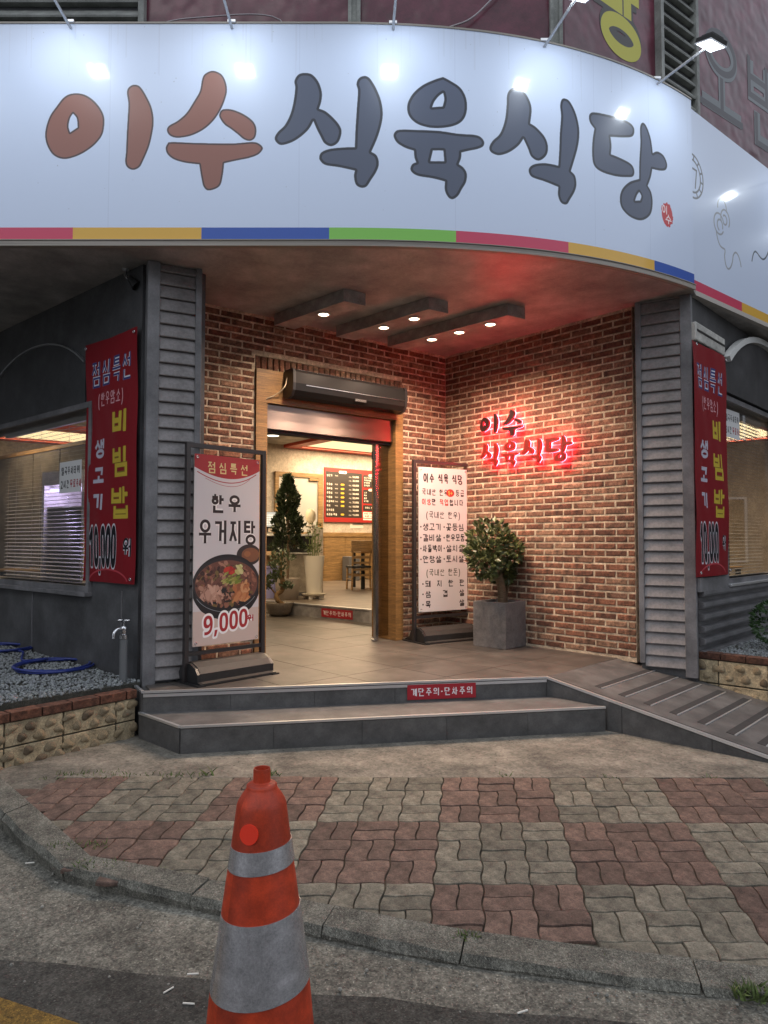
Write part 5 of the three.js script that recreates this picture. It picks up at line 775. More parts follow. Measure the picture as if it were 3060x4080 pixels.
// counter with the till
{
  const t = thing('cash_counter', 'cream cash counter with a black upper band', 'counter', [-2.15, RAISED, -12.05], 0.2);
  put('body', B(-0.62, 0.86, 0.002, 0.74, -0.3, 0.28), mat(0.62, 0.55, 0.45, { roughness: 0.5, map: 'dirty', size: 1 }), t); put('band', B(-0.62, 0.86, 0.742, 1.02, -0.3, 0.27), M.black, t); put('top', RB(-0.65, 0.9, 1.022, 1.06, -0.32, 0.32, 0.008), M.white, t); put('end_panel', RB(0.862, 1.06, 0.002, 1.17, -0.32, 0.3, 0.01), M.cream, t); put('skirt', B(-0.62, 0.86, 0.002, 0.06, 0.282, 0.29), M.post, t); put('shelf_line', B(-0.62, 0.86, 0.72, 0.74, 0.281, 0.31), M.white, t);
  const m = thing('till_screen', 'tilted till touch screen on the counter', 'monitor', [-2.02, RAISED + 1.06, -11.86], 0.35); put('stand', [B(-0.1, 0.1, 0, 0.03, -0.1, 0.08), B(-0.03, 0.03, 0.03, 0.12, -0.04, 0.0)], M.white, m); const s = put('screen', boxUV(new RoundedBoxGeometry(0.44, 0.32, 0.035, 2, 0.01).rotateX(-0.5).translate(0, 0.24, 0.02)), M.black, m); put('display', new THREE.PlaneGeometry(0.41, 0.29).rotateX(-0.5).translate(0, 0.2495, 0.0365), printed(canvas(256, 180, (x, w, h) => { x.fillStyle = '#8f9aa6'; x.fillRect(0, 0, w, h); x.fillStyle = '#c8d0d6'; for (let i = 0; i < 5; i++) for (let j = 0; j < 7; j++) x.fillRect(10 + j * 34, 30 + i * 28, 28, 18); }), { emissive: lin(0.25, 0.28, 0.32), emissiveIntensity: 0.5 }), s);
  const g = thing('globe_lamp', 'unlit cream globe lamp on the counter end', 'lamp', [-1.3, RAISED + 1.18, -12.2]); put('foot', lathe([[0.001, 0], [0.09, 0], [0.08, 0.03], [0.03, 0.06], [0.03, 0.1], [0.001, 0.1]], 24), M.cream, g); put('globe', boxUV(new THREE.SphereGeometry(0.11, 24, 18).scale(0.85, 1.25, 0.85).translate(0, 0.2, 0)), mat(0.75, 0.66, 0.48, { roughness: 0.35 }), g);
  const lb = thing('storage_crate', 'lilac plastic crate beside the counter', 'crate', [-1.93, RAISED, -11.45], 0.3), lilac = mat(0.33, 0.33, 0.62, { roughness: 0.4 }); put('tub', [B(-0.16, 0.16, 0.002, 0.02, -0.12, 0.12), B(-0.16, -0.145, 0.02, 0.5, -0.12, 0.12), B(0.145, 0.16, 0.02, 0.5, -0.12, 0.12), B(-0.145, 0.145, 0.02, 0.5, -0.12, -0.105), B(-0.145, 0.145, 0.02, 0.5, 0.105, 0.12)], lilac, lb); put('rim', [B(-0.18, 0.18, 0.5, 0.53, -0.14, -0.1), B(-0.18, 0.18, 0.5, 0.53, 0.1, 0.14), B(-0.18, -0.14, 0.5, 0.53, -0.1, 0.1), B(0.14, 0.18, 0.5, 0.53, -0.1, 0.1)], lilac, lb);
  const cb = thing('cardboard_box', 'open brown cardboard box in the lilac crate', 'box', [-1.93, RAISED + 0.4, -11.45], 0.3), kraft = mat(0.42, 0.26, 0.13, { map: 'plain', size: 0.4 }); put('carton', [B(-0.13, 0.13, 0, 0.3, -0.1, 0.1)], kraft, cb); put('flap', [boxUV(new THREE.BoxGeometry(0.26, 0.004, 0.1).rotateX(0.7).translate(0, 0.335, 0.135)), boxUV(new THREE.BoxGeometry(0.26, 0.004, 0.1).rotateX(-0.7).translate(0, 0.335, -0.135))], kraft, cb);
}
{ // booth partition behind the left window
  const A = [-2.24 - 0.766 * 6.9, -8.08 - 0.643 * 6.9], t = thing('booth_partition', 'tall grey-brown booth partition seen through the left window blind', 'partition', [A[0], FLOOR - 0.017, A[1]], SIDE_TURN), g = mat(0.2, 0.18, 0.16, { map: 'dirty', size: 1.2, roughness: 0.7 });
  for (let k = 0; k < 6; k++) put('panel', B(k * 0.9 + 0.01, k * 0.9 + 0.88, 0.001, 2.5, -0.04, 0.04), g, t); put('cap_rail', B(0, 5.4, 2.502, 2.56, -0.05, 0.05), M.lightWood, t);
}
// plants in the doorway
{
  const t = thing('conical_evergreen', 'tall conical evergreen behind the bonsai', 'plant', [-1.56, RAISED, -11.2]);
  put('pot', lathe([[0.001, 0], [0.17, 0], [0.21, 0.34], [0.19, 0.34], [0.18, 0.3], [0.001, 0.3]], 28), mat(0.35, 0.3, 0.25, { roughness: 0.6 }), t); put('trunk', tube([[0, 0.28, 0], [0.01, 0.7, 0.01], [0, 1.7, 0]], 0.022, 10, 8), mat(0.15, 0.1, 0.06, {}), t);
  const spot = () => { const h = Math.pow(rnd(), 0.85), y = 0.78 + h * 1.2, r = 0.31 * Math.pow(1 - h, 0.62) * (0.86 + 0.2 * Math.sin(h * 17 + 2)) * (0.35 + 0.65 * Math.sqrt(rnd())), a = rr(0, 6.3); return [V3(Math.cos(a) * r, y, Math.sin(a) * r), V3(Math.cos(a), 0.9, Math.sin(a))]; };
  put('crown', leaves(1500, spot, 0.085), leafMat(0.028, 0.045, 0.02), t).userData.kind = 'stuff'; put('crown', leaves(260, spot, 0.085), leafMat(0.06, 0.075, 0.035), t).userData.kind = 'stuff';
}
{
  const t = thing('bonsai', 'bonsai with a twisted trunk in a shallow brown bowl on the lower floor', 'plant', [-1.57, FLOOR, -10.4]);
  put('bowl', lathe([[0.001, 0.004], [0.13, 0.004], [0.17, 0.05], [0.2, 0.15], [0.215, 0.2], [0.195, 0.2], [0.18, 0.15], [0.001, 0.15]], 32), mat(0.3, 0.25, 0.2, { roughness: 0.55, map: 'plain', size: 0.3 }), t); put('soil', lathe([[0.001, 0.17], [0.185, 0.165], [0.185, 0.155], [0.001, 0.155]], 24), mat(0.06, 0.045, 0.03, { map: 'concrete', size: 0.3 }), t);
  put('trunk', [tube([[0.06, 0.16, 0], [-0.02, 0.24, 0.05], [-0.04, 0.31, 0.03], [0.04, 0.38, 0], [0.05, 0.5, 0.02], [0.02, 0.65, 0]], 0.036, 20, 9), tube([[0.04, 0.5, 0], [0.02, 0.8, 0.01], [0.06, 0.96, 0]], 0.018, 10, 7), tube([[-0.03, 0.3, 0.03], [-0.12, 0.42, 0.05], [-0.16, 0.5, 0.04]], 0.012, 8, 6), tube([[0.05, 0.4, 0], [0.1, 0.42, 0.03]], 0.009, 6, 6)], mat(0.42, 0.27, 0.13, { map: 'wood', size: 0.15, bump: 'lumps', bumpSize: 0.1, bumpScale: 0.006 }), t);
  const pads = [[0.06, 0.88, 0, 0.2, 0.1], [0.0, 0.74, 0.03, 0.16, 0.08], [-0.16, 0.52, 0.05, 0.12, 0.07], [0.12, 0.44, 0.03, 0.09, 0.06], [-0.02, 0.6, 0.05, 0.12, 0.06], [-0.2, 0.42, 0.05, 0.08, 0.05]]; put('crown', leaves(620, (i) => { const p = pads[i % 6], v = ball(); return [V3(p[0] + v.x * p[3], p[1] + v.y * p[4], p[2] + v.z * p[3]), V3(v.x, 0.9, v.z)]; }, 0.055), leafMat(0.09, 0.12, 0.06), t).userData.kind = 'stuff';
}
{
  const t = thing('lucky_bamboo', 'thin bamboo stalks in a tall tapered white planter', 'plant', [-1.14, RAISED, -11.28]), w = mat(0.78, 0.74, 0.64, { roughness: 0.3 });
  put('saucer', lathe([[0.001, 0.05], [0.17, 0.05], [0.2, 0.085], [0.19, 0.085], [0.165, 0.062], [0.001, 0.062]], 30), w, t); put('saucer_foot', [0, 1, 2, 3].map((k) => B(-0.04, 0.04, 0.001, 0.052, -0.03, 0.03).rotateY(k * 1.57 + 0.4).translate(Math.cos(k * 1.57 + 0.4) * 0.13, 0, Math.sin(k * 1.57 + 0.4) * 0.13)), w, t);
  put('planter', lathe([[0.001, 0.064], [0.12, 0.064], [0.125, 0.1], [0.14, 0.4], [0.172, 0.7], [0.158, 0.7], [0.15, 0.62], [0.001, 0.62]], 36), w, t); const st = []; for (let i = 0; i < 9; i++) { const a = i * 0.7, r = 0.06 + 0.03 * (i % 3), h = 0.9 + 0.35 * ((i * 7) % 5) / 5; st.push(tube([[Math.cos(a) * r * 0.5, 0.6, Math.sin(a) * r * 0.5], [Math.cos(a) * r, h - 0.1, Math.sin(a) * r], [Math.cos(a) * r * 1.3, h + 0.02, Math.sin(a) * r * 1.3]], 0.006, 6, 6)); } put('stalk', st, mat(0.16, 0.22, 0.07, { roughness: 0.5 }), t);
  put('leaf_cluster', leaves(110, () => { const a = rr(0, 6.3), r = rr(0.02, 0.13); return [V3(Math.cos(a) * r, rr(0.74, 1.22), Math.sin(a) * r), V3(Math.cos(a), 0.5, Math.sin(a))]; }, 0.05), leafMat(0.16, 0.2, 0.07), t).userData.kind = 'stuff';
}
// wooden chairs at a dining table
function chair(label, x, z, turn, y = RAISED) { const t = thing('wooden_chair', label, 'chair', [x, y, z], turn, 'wooden dining chairs'), m = M.lightWood; put('seat', RB(-0.2, 0.2, 0.42, 0.46, -0.2, 0.2, 0.012), M.blackMatt, t); for (const sx of [-1, 1]) { put('leg', rod([sx * 0.18, 0, 0.18], [sx * 0.17, 0.43, 0.17], 0.02), m, t); put('leg', [rod([sx * 0.19, 0, -0.19], [sx * 0.17, 0.45, -0.17], 0.02), rod([sx * 0.17, 0.44, -0.17], [sx * 0.19, 0.9, -0.23], 0.019)], m, t); put('stretcher', rod([sx * 0.175, 0.2, 0.175], [sx * 0.18, 0.2, -0.18], 0.012), m, t); } put('backrest', RB(-0.22, 0.22, 0.74, 0.95, -0.25, -0.21, 0.012), m, t); put('back_rail', [B(-0.17, 0.17, 0.6, 0.65, -0.21, -0.185), B(-0.17, 0.17, 0.5, 0.54, -0.2, -0.175)], m, t); put('stretcher', [B(-0.17, 0.17, 0.26, 0.3, -0.19, -0.17), B(-0.17, 0.17, 0.26, 0.3, 0.165, 0.185), B(-0.17, 0.17, 0.37, 0.41, -0.185, -0.165)], m, t); return t; }
chair('wooden chair with a slatted back, between the white planter and the steel door stile', -0.5, -13.5, 0.35 + Math.PI); chair('wooden chair hidden partly by the steel door stile', 0.05, -13.3, 0.2 + Math.PI);
chair('wooden chair seen through the right shop window', 4.6, -10.2, 2.2, FLOOR - 0.017); chair('wooden chair at the table behind the left window', -4.3, -9.3, 0.6, FLOOR - 0.017);
function table(label, x, z, turn, y = RAISED) { const t = thing('dining_table', label, 'table', [x, y, z], turn); put('tabletop', RB(-0.6, 0.6, 0.7, 0.74, -0.4, 0.4, 0.012), M.lightWood, t); for (const [a, b] of [[-1, -1], [1, -1], [1, 1], [-1, 1]]) put('leg', B(a * 0.54 - 0.03, a * 0.54 + 0.03, 0, 0.7, b * 0.34 - 0.03, b * 0.34 + 0.03), M.blackMatt, t); put('stove', [lathe([[0.001, 0.742], [0.16, 0.742], [0.16, 0.76], [0.13, 0.77], [0.001, 0.765]], 24)], M.steel, t); return t; }
table('dining table behind the wooden chairs in the doorway view', 0.0, -14.0, 0.3); table('dining table behind the right shop window', 4.9, -10.8, 0.6, FLOOR - 0.017); table('dining table behind the left shop window', -4.8, -9.9, -0.5, FLOOR - 0.017);
{ const t = thing('drinks_fridge', 'tall fridge with lit violet shelves behind the left window', 'fridge', [-3.35, FLOOR - 0.017, -7.75], SIDE_TURN + 0.2); put('cabinet', [B(-0.35, 0.35, 0.002, 0.1, -0.3, 0.3), B(-0.35, 0.35, 1.75, 1.9, -0.3, 0.3), B(-0.35, -0.31, 0.1, 1.75, -0.3, 0.3), B(0.31, 0.35, 0.1, 1.75, -0.3, 0.3), B(-0.31, 0.31, 0.1, 1.75, -0.3, -0.27)], M.white, t); for (let k = 0; k < 5; k++) put('shelf', B(-0.309, 0.309, 0.3 + k * 0.3, 0.315 + k * 0.3, -0.268, 0.26), M.white, t); put('tube_light', B(-0.3, 0.3, 1.68, 1.72, 0.2, 0.24), glow(0.65, 0.55, 1, 3), t); const l = new THREE.PointLight(lin(0.65, 0.55, 1), 0.7); l.position.set(0, 1.6, 0.25); t.add(l); }
{ const t = thing('shelf_rack', 'dark shelf rack with glasses behind the right window', 'shelf', [3.95, FLOOR - 0.017, -8.6], turnOf(RF0, RF1)); for (const [a, b] of [[-0.5, -0.15], [0.5, -0.15], [-0.5, 0.15], [0.5, 0.15]]) put('upright', B(a - 0.015, a + 0.015, 0.001, 1.5, b - 0.015, b + 0.015), M.blackMatt, t); for (const y of [0.5, 0.95, 1.4]) put('shelf', B(-0.5, 0.5, y, y + 0.025, -0.16, 0.16), M.lightWood, t); for (let i = 0; i < 8; i++) put('glass', lathe([[0.001, 0], [0.035, 0], [0.04, 0.12], [0.036, 0.12], [0.03, 0.01], [0.001, 0.008]], 14).translate(-0.4 + i * 0.11, 0.976, rr(-0.06, 0.06)), M.white, t); }

// ---------------------------------------------------------------- raised planting beds
const blockMat = mat(0.68, 0.6, 0.46, { map: 'concrete', size: 0.5, bump: 'lumps', bumpSize: 0.4, bumpScale: 0.006, roughness: 0.95 }), stoneMats = [[0.52, 0.44, 0.32], [0.45, 0.39, 0.3], [0.58, 0.5, 0.38], [0.26, 0.21, 0.16]].map((c) => mat(...c, { map: 'concrete', size: 0.25, bump: 'bump', bumpSize: 0.15, bumpScale: 0.003, roughness: 0.8 }));
const pebble = (() => { const g = new THREE.IcosahedronGeometry(1, 2), p = g.attributes.position; for (let i = 0; i < p.count; i++) { const v = V3().fromBufferAttribute(p, i), k = 1 + 0.12 * Math.sin(v.x * 3 + v.y * 2) + 0.08 * Math.sin(v.z * 5 + 1); p.setXYZ(i, v.x * k, v.y * k, v.z * k); } g.computeVertexNormals(); return boxUV(g); })();
function bedWall(label, A, C, capLo, capHi, base, widths, rows, group) {
  const L = Math.hypot(C[0] - A[0], C[1] - A[1]), t = thing('bed_wall', label, 'low wall', [A[0], 0, A[1]], turnOf(A, C));
  put('core', B(0, L, base, capLo - 0.001, -0.16, -0.012), M.joint, t);
  rows.forEach(([y0, y1], r) => { let x = 0; for (const w of widths) { if (x >= L) break; const x1 = Math.min(L, x + w); const b = put('stone_block', RB(x + 0.005, x1 - 0.005, y0 + 0.004, y1 - 0.004, -0.06, 0, 0.006), blockMat, t); const n = Math.max(2, Math.round((x1 - x) / 0.062)); for (let i = 0; i < n; i++) { const s = new THREE.Mesh(pebble, stoneMats[Math.floor(rnd() * 4)]), h = y1 - y0; s.name = 'pebble'; const up = i % 2 ? 0.3 : 0.68; s.position.set(x + (i + 0.5) / n * (x1 - x) + rr(-0.012, 0.012), y0 + h * (up + rr(-0.07, 0.07)), 0.001); s.scale.set(rr(0.028, 0.045), rr(0.022, 0.034) * Math.min(1, h / 0.15), rr(0.014, 0.024)); s.rotation.z = rr(-0.6, 0.6); b.add(s); } x = x1; } });
  for (let x = 0; x < L; x += 0.205) put('cap_brick', RB(x + 0.003, Math.min(L, x + 0.2), capLo, capHi + rr(-0.003, 0.003), -0.1, 0.012 + rr(-0.004, 0.004), 0.005), mat(...M.brickTints[[2, 6, 0, 6, 2][Math.floor(rnd() * 5)]].map((v) => v * 0.75), { map: 'brick', size: 0.3, roughness: 0.95 }), t);
}
// left bed: its wall runs towards the road
bedWall('low wall of pebble-faced blocks capped with dark bricks, left of the steps', [-3.2, -3.57], [-1.86, -5.23], 0.287, 0.345, -0.06, [0.43, 0.385, 0.385, 0.385, 0.39, 0.4], [[0.124, 0.285], [-0.05, 0.122]]);
bedWall('low wall of pebble-faced blocks along the ramp', [2.82, -6.27], [4.6, -4.57], 0.41, 0.465, -0.06, [0.18, 0.4, 0.4, 0.4, 0.4, 0.4], [[0.2, 0.405], [-0.02, 0.196]]);
function gravel(label, name, poly, yAt, n) {
  const o = setting(name, label); put('soil', prism(poly, -0.1, yAt), mat(0.16, 0.16, 0.15, { map: 'asphalt', size: 0.3, roughness: 1 }), o);
  const g = new THREE.IcosahedronGeometry(1, 0), m = new THREE.InstancedMesh(boxUV(g), mat(0.4, 0.42, 0.42, { map: 'plain', size: 0.5, roughness: 0.85 }), n), M4 = new THREE.Matrix4(), Q = new THREE.Quaternion(), E = new THREE.Euler(); m.name = 'gravel'; m.userData.kind = 'stuff';
  const xs = poly.map((p) => p[0]), zs = poly.map((p) => p[1]), inside = (x, z) => { let c = false; for (let i = 0, j = poly.length - 1; i < poly.length; j = i++) if ((poly[i][1] > z) !== (poly[j][1] > z) && x < (poly[j][0] - poly[i][0]) * (z - poly[i][1]) / (poly[j][1] - poly[i][1]) + poly[i][0]) c = !c; return c; };
  for (let i = 0; i < n;) { const x = rr(Math.min(...xs), Math.max(...xs)), z = rr(Math.min(...zs), Math.max(...zs)); if (!inside(x, z)) continue; const s = rr(0.006, 0.0145); M4.compose(V3(x, yAt(x, z) + rr(0, 0.012), z), Q.setFromEuler(E.set(rr(0, 6), rr(0, 6), rr(0, 6))), V3(s * rr(0.8, 1.4), s * 0.75, s)); m.setMatrixAt(i, M4); const k = rr(0.6, 1.25); m.setColorAt(i, lin(k, k * rr(0.97, 1.03), k * rr(0.97, 1.06))); i++; }
  o.add(m);
}
const bedL = (x, z) => 0.34 + 0.07 * Math.min(1, Math.max(0, ((-x - 1.9) * 0.63 + (-z - 5.2) * -0.0) * 0.5 + 0.3)), bedR = () => 0.435;
gravel('grey gravel bed beside the left shopfront', 'gravel_bed_left', [[-1.9, -5.42], [-3.28, -3.72], [-5.2, -5.3], [-5.4, -8.35], [-1.97, -5.48]], bedL, 15000);
gravel('grey gravel bed beside the right shopfront', 'gravel_bed_right', [[2.93, -6.3], [4.62, -4.72], [5.6, -6.2], [5.4, -8.75], [2.95, -6.36]], bedR, 9000);
{ // hose
  const t = thing('garden_hose', 'blue garden hose lying in loose coils on the gravel', 'hose', [0, 0, 0]), P = [], y = (x, z) => bedL(x, z) + 0.022; const ring = (cx, cz, rx, rz, n, ph, a0 = 0) => { for (let i = 0; i <= n * 10; i++) { const a = a0 + i / 10 * 6.283, k = 1 + 0.06 * Math.sin(i * 0.9 + ph), x = cx + Math.cos(a) * rx * k, z = cz + Math.sin(a) * rz * k; P.push([x, y(x, z) + 0.006 + 0.006 * (i / 10) + 0.004 * Math.sin(i * 1.7), z]); } };
  ring(-2.78, -5.86, 0.3, 0.3, 2.6, 0.4, 0.3); P.push([-3.15, y(-3.15, -6.1), -6.1]); ring(-3.7, -6.7, 0.3, 0.22, 2.2, 1.1, 0.6); P.push([-4.1, y(-4.1, -6.6), -6.6], [-4.6, y(-4.6, -6.5), -6.5]);
  put('hose', tube(P, 0.0115, 420, 7), mat(0.02, 0.035, 0.19, { roughness: 0.35 }), t);
}
{ // standpipe
  const t = thing('standpipe_tap', 'grey standpipe with a chrome tap at the foot of the left pillar', 'tap', [-2.03, 0.3, -5.42]); put('pipe', Cy(0.03, 0.03, 0.42, 0, 0, 0, 18), mat(0.14, 0.145, 0.15, { roughness: 0.5 }), t); put('collar', [Cy(0.034, 0.034, 0.03, 0, 0.4, 0, 18), Cy(0.02, 0.024, 0.03, 0, 0.43, 0, 14)], M.steel, t);
  put('tap_body', [boxUV(new THREE.SphereGeometry(0.028, 14, 10).translate(0, 0.475, 0)), tube([[0, 0.475, 0], [-0.03, 0.48, 0.04], [-0.05, 0.45, 0.07], [-0.052, 0.41, 0.075]], 0.012, 10, 8)], M.steel, t); put('handle', [Cy(0.006, 0.006, 0.05, 0, 0.49, 0, 8), rod([-0.045, 0.54, 0], [0.045, 0.54, 0], 0.008), rod([0, 0.54, -0.045], [0, 0.54, 0.045], 0.008)], M.steel, t);
}
{ // small spot on a bent pipe under the soffit
  const t = thing('eave_spotlight', 'small unlit spotlight on a bent pipe under the left soffit', 'lamp', [-2.13, SOFFIT, -5.6]); put('pipe', tube([[0, -0.001, 0], [0, -0.04, 0.01], [0.02, -0.08, 0.03], [0.05, -0.1, 0.05]], 0.012, 10, 8), M.steel, t); put('shade', boxUV(new THREE.CylinderGeometry(0.02, 0.045, 0.1, 16, 1, true).rotateZ(0.7).translate(0.085, -0.13, 0.06)), M.blackMatt, t); put('mount', Cy(0.03, 0.03, 0.008, 0, -0.009, 0, 16), M.alu, t);
}
{ // dark green clipped bush at the right edge
  const t = thing('small_bush', 'small clipped green bush on the right gravel bed', 'plant', [3.72, 0.44, -6.45]); put('stem', Cy(0.02, 0.014, 0.2, 0, 0, 0, 8), mat(0.12, 0.08, 0.05, {}), t); put('crown', leaves(600, () => { const v = ball().normalize(); return [V3(v.x * 0.26, 0.26 + v.y * 0.2, v.z * 0.26), v]; }, 0.05), leafMat(0.035, 0.08, 0.02), t).userData.kind = 'stuff';
}
// ---------------------------------------------------------------- traffic cone
{
  const t = thing('traffic_cone', 'orange traffic cone with two silver reflective bands', 'traffic cone', [-0.352, ROAD + 0.008, -2.02]), top = 0.912, orange = mat(0.62, 0.062, 0.018, { roughness: 0.55, map: 'dirty', size: 0.36, bump: 'bump', bumpSize: 0.2, bumpScale: 0.0006 }), R = [[0.10, 0.0705], [0.217, 0.086], [0.285, 0.0955], [0.41, 0.113], [0.62, 0.1415], [0.76, 0.155], [0.9, 0.168]];
  const rad = (d) => { for (let i = 0; i < R.length - 1; i++) if (d <= R[i + 1][0]) { const k = (d - R[i][0]) / (R[i + 1][0] - R[i][0]); return R[i][1] + (R[i + 1][1] - R[i][1]) * k; } return R[R.length - 1][1]; };
  const body = [[0.0235, 0], [0.0245, 0.006], [0.0245, 0.036], [0.0245, 0.04], [0.036, 0.041], [0.043, 0.046], [0.0435, 0.052], [0.045, 0.058], [0.056, 0.072], [0.066, 0.088], [0.0705, 0.1]]; for (let d = 0.12; d <= 0.9; d += 0.02) body.push([rad(d), d]);
  put('body', lathe(body.map(([r, d]) => [r, top - d]).reverse(), 56), orange, t); put('inner_tube', lathe([[0.0195, top - 0.05], [0.0195, top - 0.001], [0.0235, top]], 30), orange, t);
  const foil = new THREE.MeshPhysicalMaterial({ color: lin(0.85, 0.82, 0.83), roughness: 0.24, metalness: 0.6, bumpMap: sized(T.bump, 0.06), bumpScale: 0.0005, map: sized(T.plain, 0.3), clearcoat: 0.5, clearcoatRoughness: 0.08 });
  const wrap = (d0, d1, extra) => { const N = 56, P = [], pt = (d, a, lift) => { const r = rad(d) + lift, x = Math.sin(a) * r, tilt = 0.075 * x; return [x + 0, top - d + tilt, Math.cos(a) * r]; }, rows = [[d0, 0], [d0, extra], [d1, extra], [d1, 0]]; for (let i = 0; i < N; i++) { const a = i / N * 6.2832, b = (i + 1) / N * 6.2832; for (let k = 0; k < 3; k++) { const A = pt(rows[k][0], a, rows[k][1]), C = pt(rows[k][0], b, rows[k][1]), D = pt(rows[k + 1][0], b, rows[k + 1][1]), E = pt(rows[k + 1][0], a, rows[k + 1][1]); P.push(...A, ...E, ...D, ...A, ...D, ...C); } } const g = new THREE.BufferGeometry(); g.setAttribute('position', new THREE.Float32BufferAttribute(P, 3)); g.computeVertexNormals(); const nn = g.attributes.normal, pp = g.attributes.position; for (let i = 0; i < pp.count; i++) { const m = i % 18; if (m >= 6 && m < 12) { const x = pp.getX(i), z = pp.getZ(i), l = Math.hypot(x, z); nn.setXYZ(i, x / l * 0.99, 0.13, z / l * 0.99); } } return boxUV(g); };
  put('reflective_band', wrap(0.204, 0.264, 0.0022), foil, t); put('reflective_band', wrap(0.388, 0.594, 0.0022), foil, t);
  put('base', [RB(-0.22, 0.22, -0.006, 0.028, -0.22, 0.22, 0.012), lathe([[0.19, 0.026], [0.175, 0.04], [0.168, 0.05]], 40)], mat(0.03, 0.03, 0.03, { roughness: 0.8 }), t);
  const disc = boxUV(new THREE.CylinderGeometry(0.0275, 0.0275, 0.006, 28).rotateX(Math.PI / 2)); const m = put('reflector', disc, new THREE.MeshPhysicalMaterial({ color: lin(0.95, 0.05, 0.02), roughness: 0.25, clearcoat: 0.8 }), t, [-0.021, top - 0.158, rad(0.158) - 0.0035]); m.rotation.x = -0.13; m.rotation.y = -0.27;
}
// ---------------------------------------------------------------- litter, pebbles and weeds
const butt = new THREE.CylinderGeometry(0.004, 0.004, 0.05, 8).rotateZ(Math.PI / 2).scale(0.8, 0.8, 0.8), buttMat = mat(0.7, 0.68, 0.62, { roughness: 0.9 });
[[-1.72, -3.42, 0.2, 'by the bend of the kerb'], [-0.69, -2.56, 0.1, 'behind the cone, on the patched asphalt'], [-0.66, -2.4, -0.1, 'beside the yellow line'], [-0.75, -2.47, 0.9, 'between the cone and the yellow line'], [0.46, -2.36, 0.4, 'on the road right of the cone']].forEach(([x, z, a, what], i) => { const o = one('cigarette_end', 'white cigarette end ' + what, 'litter', boxUV(butt.clone()), buttMat, [x, ROAD + 0.012, z], 'cigarette ends on the road'); o.rotation.y = a; });
{ const o = setting('road_grit', 'loose grit and small stones along the kerb'), n = 420, m = new THREE.InstancedMesh(boxUV(new THREE.IcosahedronGeometry(1, 0)), mat(0.32, 0.31, 0.29, { roughness: 0.9 }), n), M4 = new THREE.Matrix4(), Q = new THREE.Quaternion(), E = new THREE.Euler(); m.name = 'grit'; m.userData.kind = 'stuff'; for (let i = 0; i < n; i++) { const k = rr(0, KO.length - 1.01), a = Math.floor(k), f = k - a, x = KO[a][0] + (KO[a + 1][0] - KO[a][0]) * f, z = KO[a][1] + (KO[a + 1][1] - KO[a][1]) * f + 0.02 + Math.pow(rnd(), 2) * 0.7, s = i < 30 ? rr(0.006, 0.014) : rr(0.002, 0.006); M4.compose(V3(x + rr(-0.1, 0.1), ROAD + s * 0.4 + 0.005, z), Q.setFromEuler(E.set(rr(0, 6), rr(0, 6), rr(0, 6))), V3(s, s * 0.8, s)); m.setMatrixAt(i, M4); const c = rr(0.35, 1.0); m.setColorAt(i, lin(c, c, c * 0.95)); } o.add(m); o.userData.kind = 'structure'; }
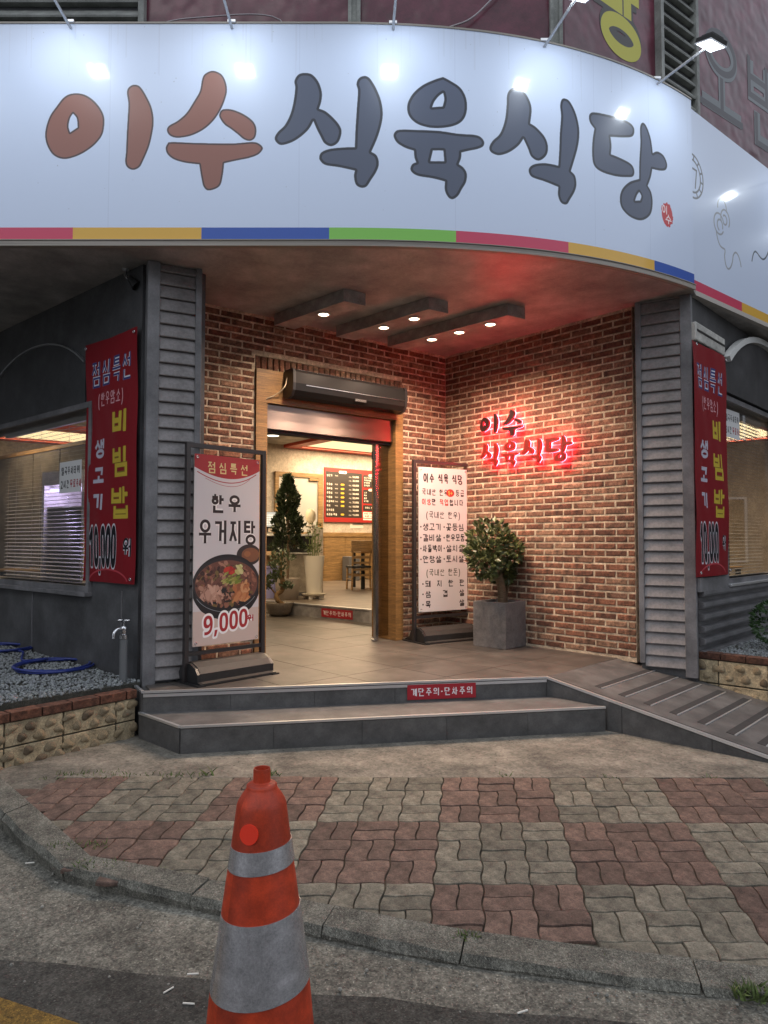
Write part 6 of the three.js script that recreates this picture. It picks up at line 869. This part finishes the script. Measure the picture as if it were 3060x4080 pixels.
{
  const o = setting('weeds', 'tufts of weeds in the joints'), spots = [[-1.98, -4.39, 0.1, 26, 0.05], [-1.7, -4.37, 0.22, 60, 0.045], [-1.3, -4.36, 0.2, 46, 0.05], [-0.72, -4.37, 0.07, 40, 0.06], [-1.08, -4.37, 0.05, 10, 0.11], [-1.5, -3.46, 0.16, 80, 0.05], [-1.32, -3.27, 0.12, 80, 0.055], [-1.05, -3.22, 0.08, 24, 0.04], [0.32, -2.74, 0.055, 60, 0.06], [1.32, -2.43, 0.13, 150, 0.075], [1.55, -2.38, 0.1, 60, 0.05], [0.78, -2.62, 0.06, 14, 0.03], [1.4, -4.34, 0.1, 12, 0.035], [0.75, -4.36, 0.05, 8, 0.05], [2.0, -4.32, 0.08, 10, 0.05], [-2.05, -4.3, 0.1, 14, 0.04]], n = spots.reduce((s, p) => s + p[3], 0);
  const g = new THREE.BufferGeometry(); g.setAttribute('position', new THREE.Float32BufferAttribute([-0.045, 0, 0, 0.045, 0, 0, 0.05, 0.55, 0.1, -0.045, 0, 0, 0.05, 0.55, 0.1, -0.04, 0.55, 0.1, -0.04, 0.55, 0.1, 0.05, 0.55, 0.1, 0.01, 1, 0.38], 3)); g.computeVertexNormals();
  const m = new THREE.InstancedMesh(boxUV(g), mat(0.085, 0.12, 0.04, { roughness: 0.8, side: THREE.DoubleSide }), n), M4 = new THREE.Matrix4(), Q = new THREE.Quaternion(), E = new THREE.Euler(); m.name = 'grass'; m.userData.kind = 'stuff'; let i = 0;
  for (const [x, z, r, k, h] of spots) for (let q = 0; q < k; q++, i++) { const a = rr(0, 6.3), d = r * Math.sqrt(rnd()), X = x + Math.cos(a) * d, Z = z + Math.sin(a) * d * 0.3; M4.compose(V3(X, slope(X, Z) - 0.004, Z), Q.setFromEuler(E.set(rr(-0.9, 0.9), rr(0, 6.3), rr(-0.9, 0.9))), V3(h * 1.1, h * rr(0.3, 0.85), h)); m.setMatrixAt(i, M4); const c = rr(0.6, 1.5); m.setColorAt(i, lin(c, c, c * 0.8)); } o.add(m);
}

// ---------------------------------------------------------------- the street's other buildings, mirrored in the panes
function neighbour(label, x, z, w, d, h, turn, wall) {
  const t = thing('street_building', label, 'building', [x, ROAD, z], turn); put('wall', B(-w / 2, w / 2, 0, h, -d / 2, d / 2), wall, t); put('parapet', B(-w / 2 - 0.1, w / 2 + 0.1, h, h + 0.4, -d / 2 - 0.1, d / 2 + 0.1), M.post, t);
  for (let f = 0; f < 3; f++) for (let k = 0; k < 4; k++) { const cx = -w / 2 + (k + 0.5) * w / 4, y = 1.1 + f * 3, n = put('window', [B(cx - 0.85, cx + 0.85, y - 0.05, y, d / 2, d / 2 + 0.06), B(cx - 0.85, cx + 0.85, y + 1.5, y + 1.55, d / 2, d / 2 + 0.06), B(cx - 0.85, cx - 0.8, y, y + 1.5, d / 2, d / 2 + 0.06), B(cx + 0.8, cx + 0.85, y, y + 1.5, d / 2, d / 2 + 0.06)], M.alu, t); put('pane', B(cx - 0.8, cx + 0.8, y, y + 1.5, d / 2 + 0.005, d / 2 + 0.02), M.black, n); }
}
neighbour('grey rendered building down the street to the left', -17, -6, 16, 6, 9.6, 1.5, mat(0.2, 0.2, 0.2, { map: 'dirty', size: 3 }));
neighbour('brown tiled building down the street to the right', 17, -11, 16, 6, 9.6, -1.25, mat(0.2, 0.16, 0.13, { map: 'dirty', size: 3 }));
neighbour('dark grey building across the road from the restaurant', 1, 15, 24, 6, 9, Math.PI, mat(0.18, 0.18, 0.19, { map: 'dirty', size: 3 }));

scene.traverse((o) => { if (o.isMesh) { o.castShadow = true; o.receiveShadow = true; } if (o.isLight && o.shadow) o.castShadow = true; });
renderer.render(scene, camera);
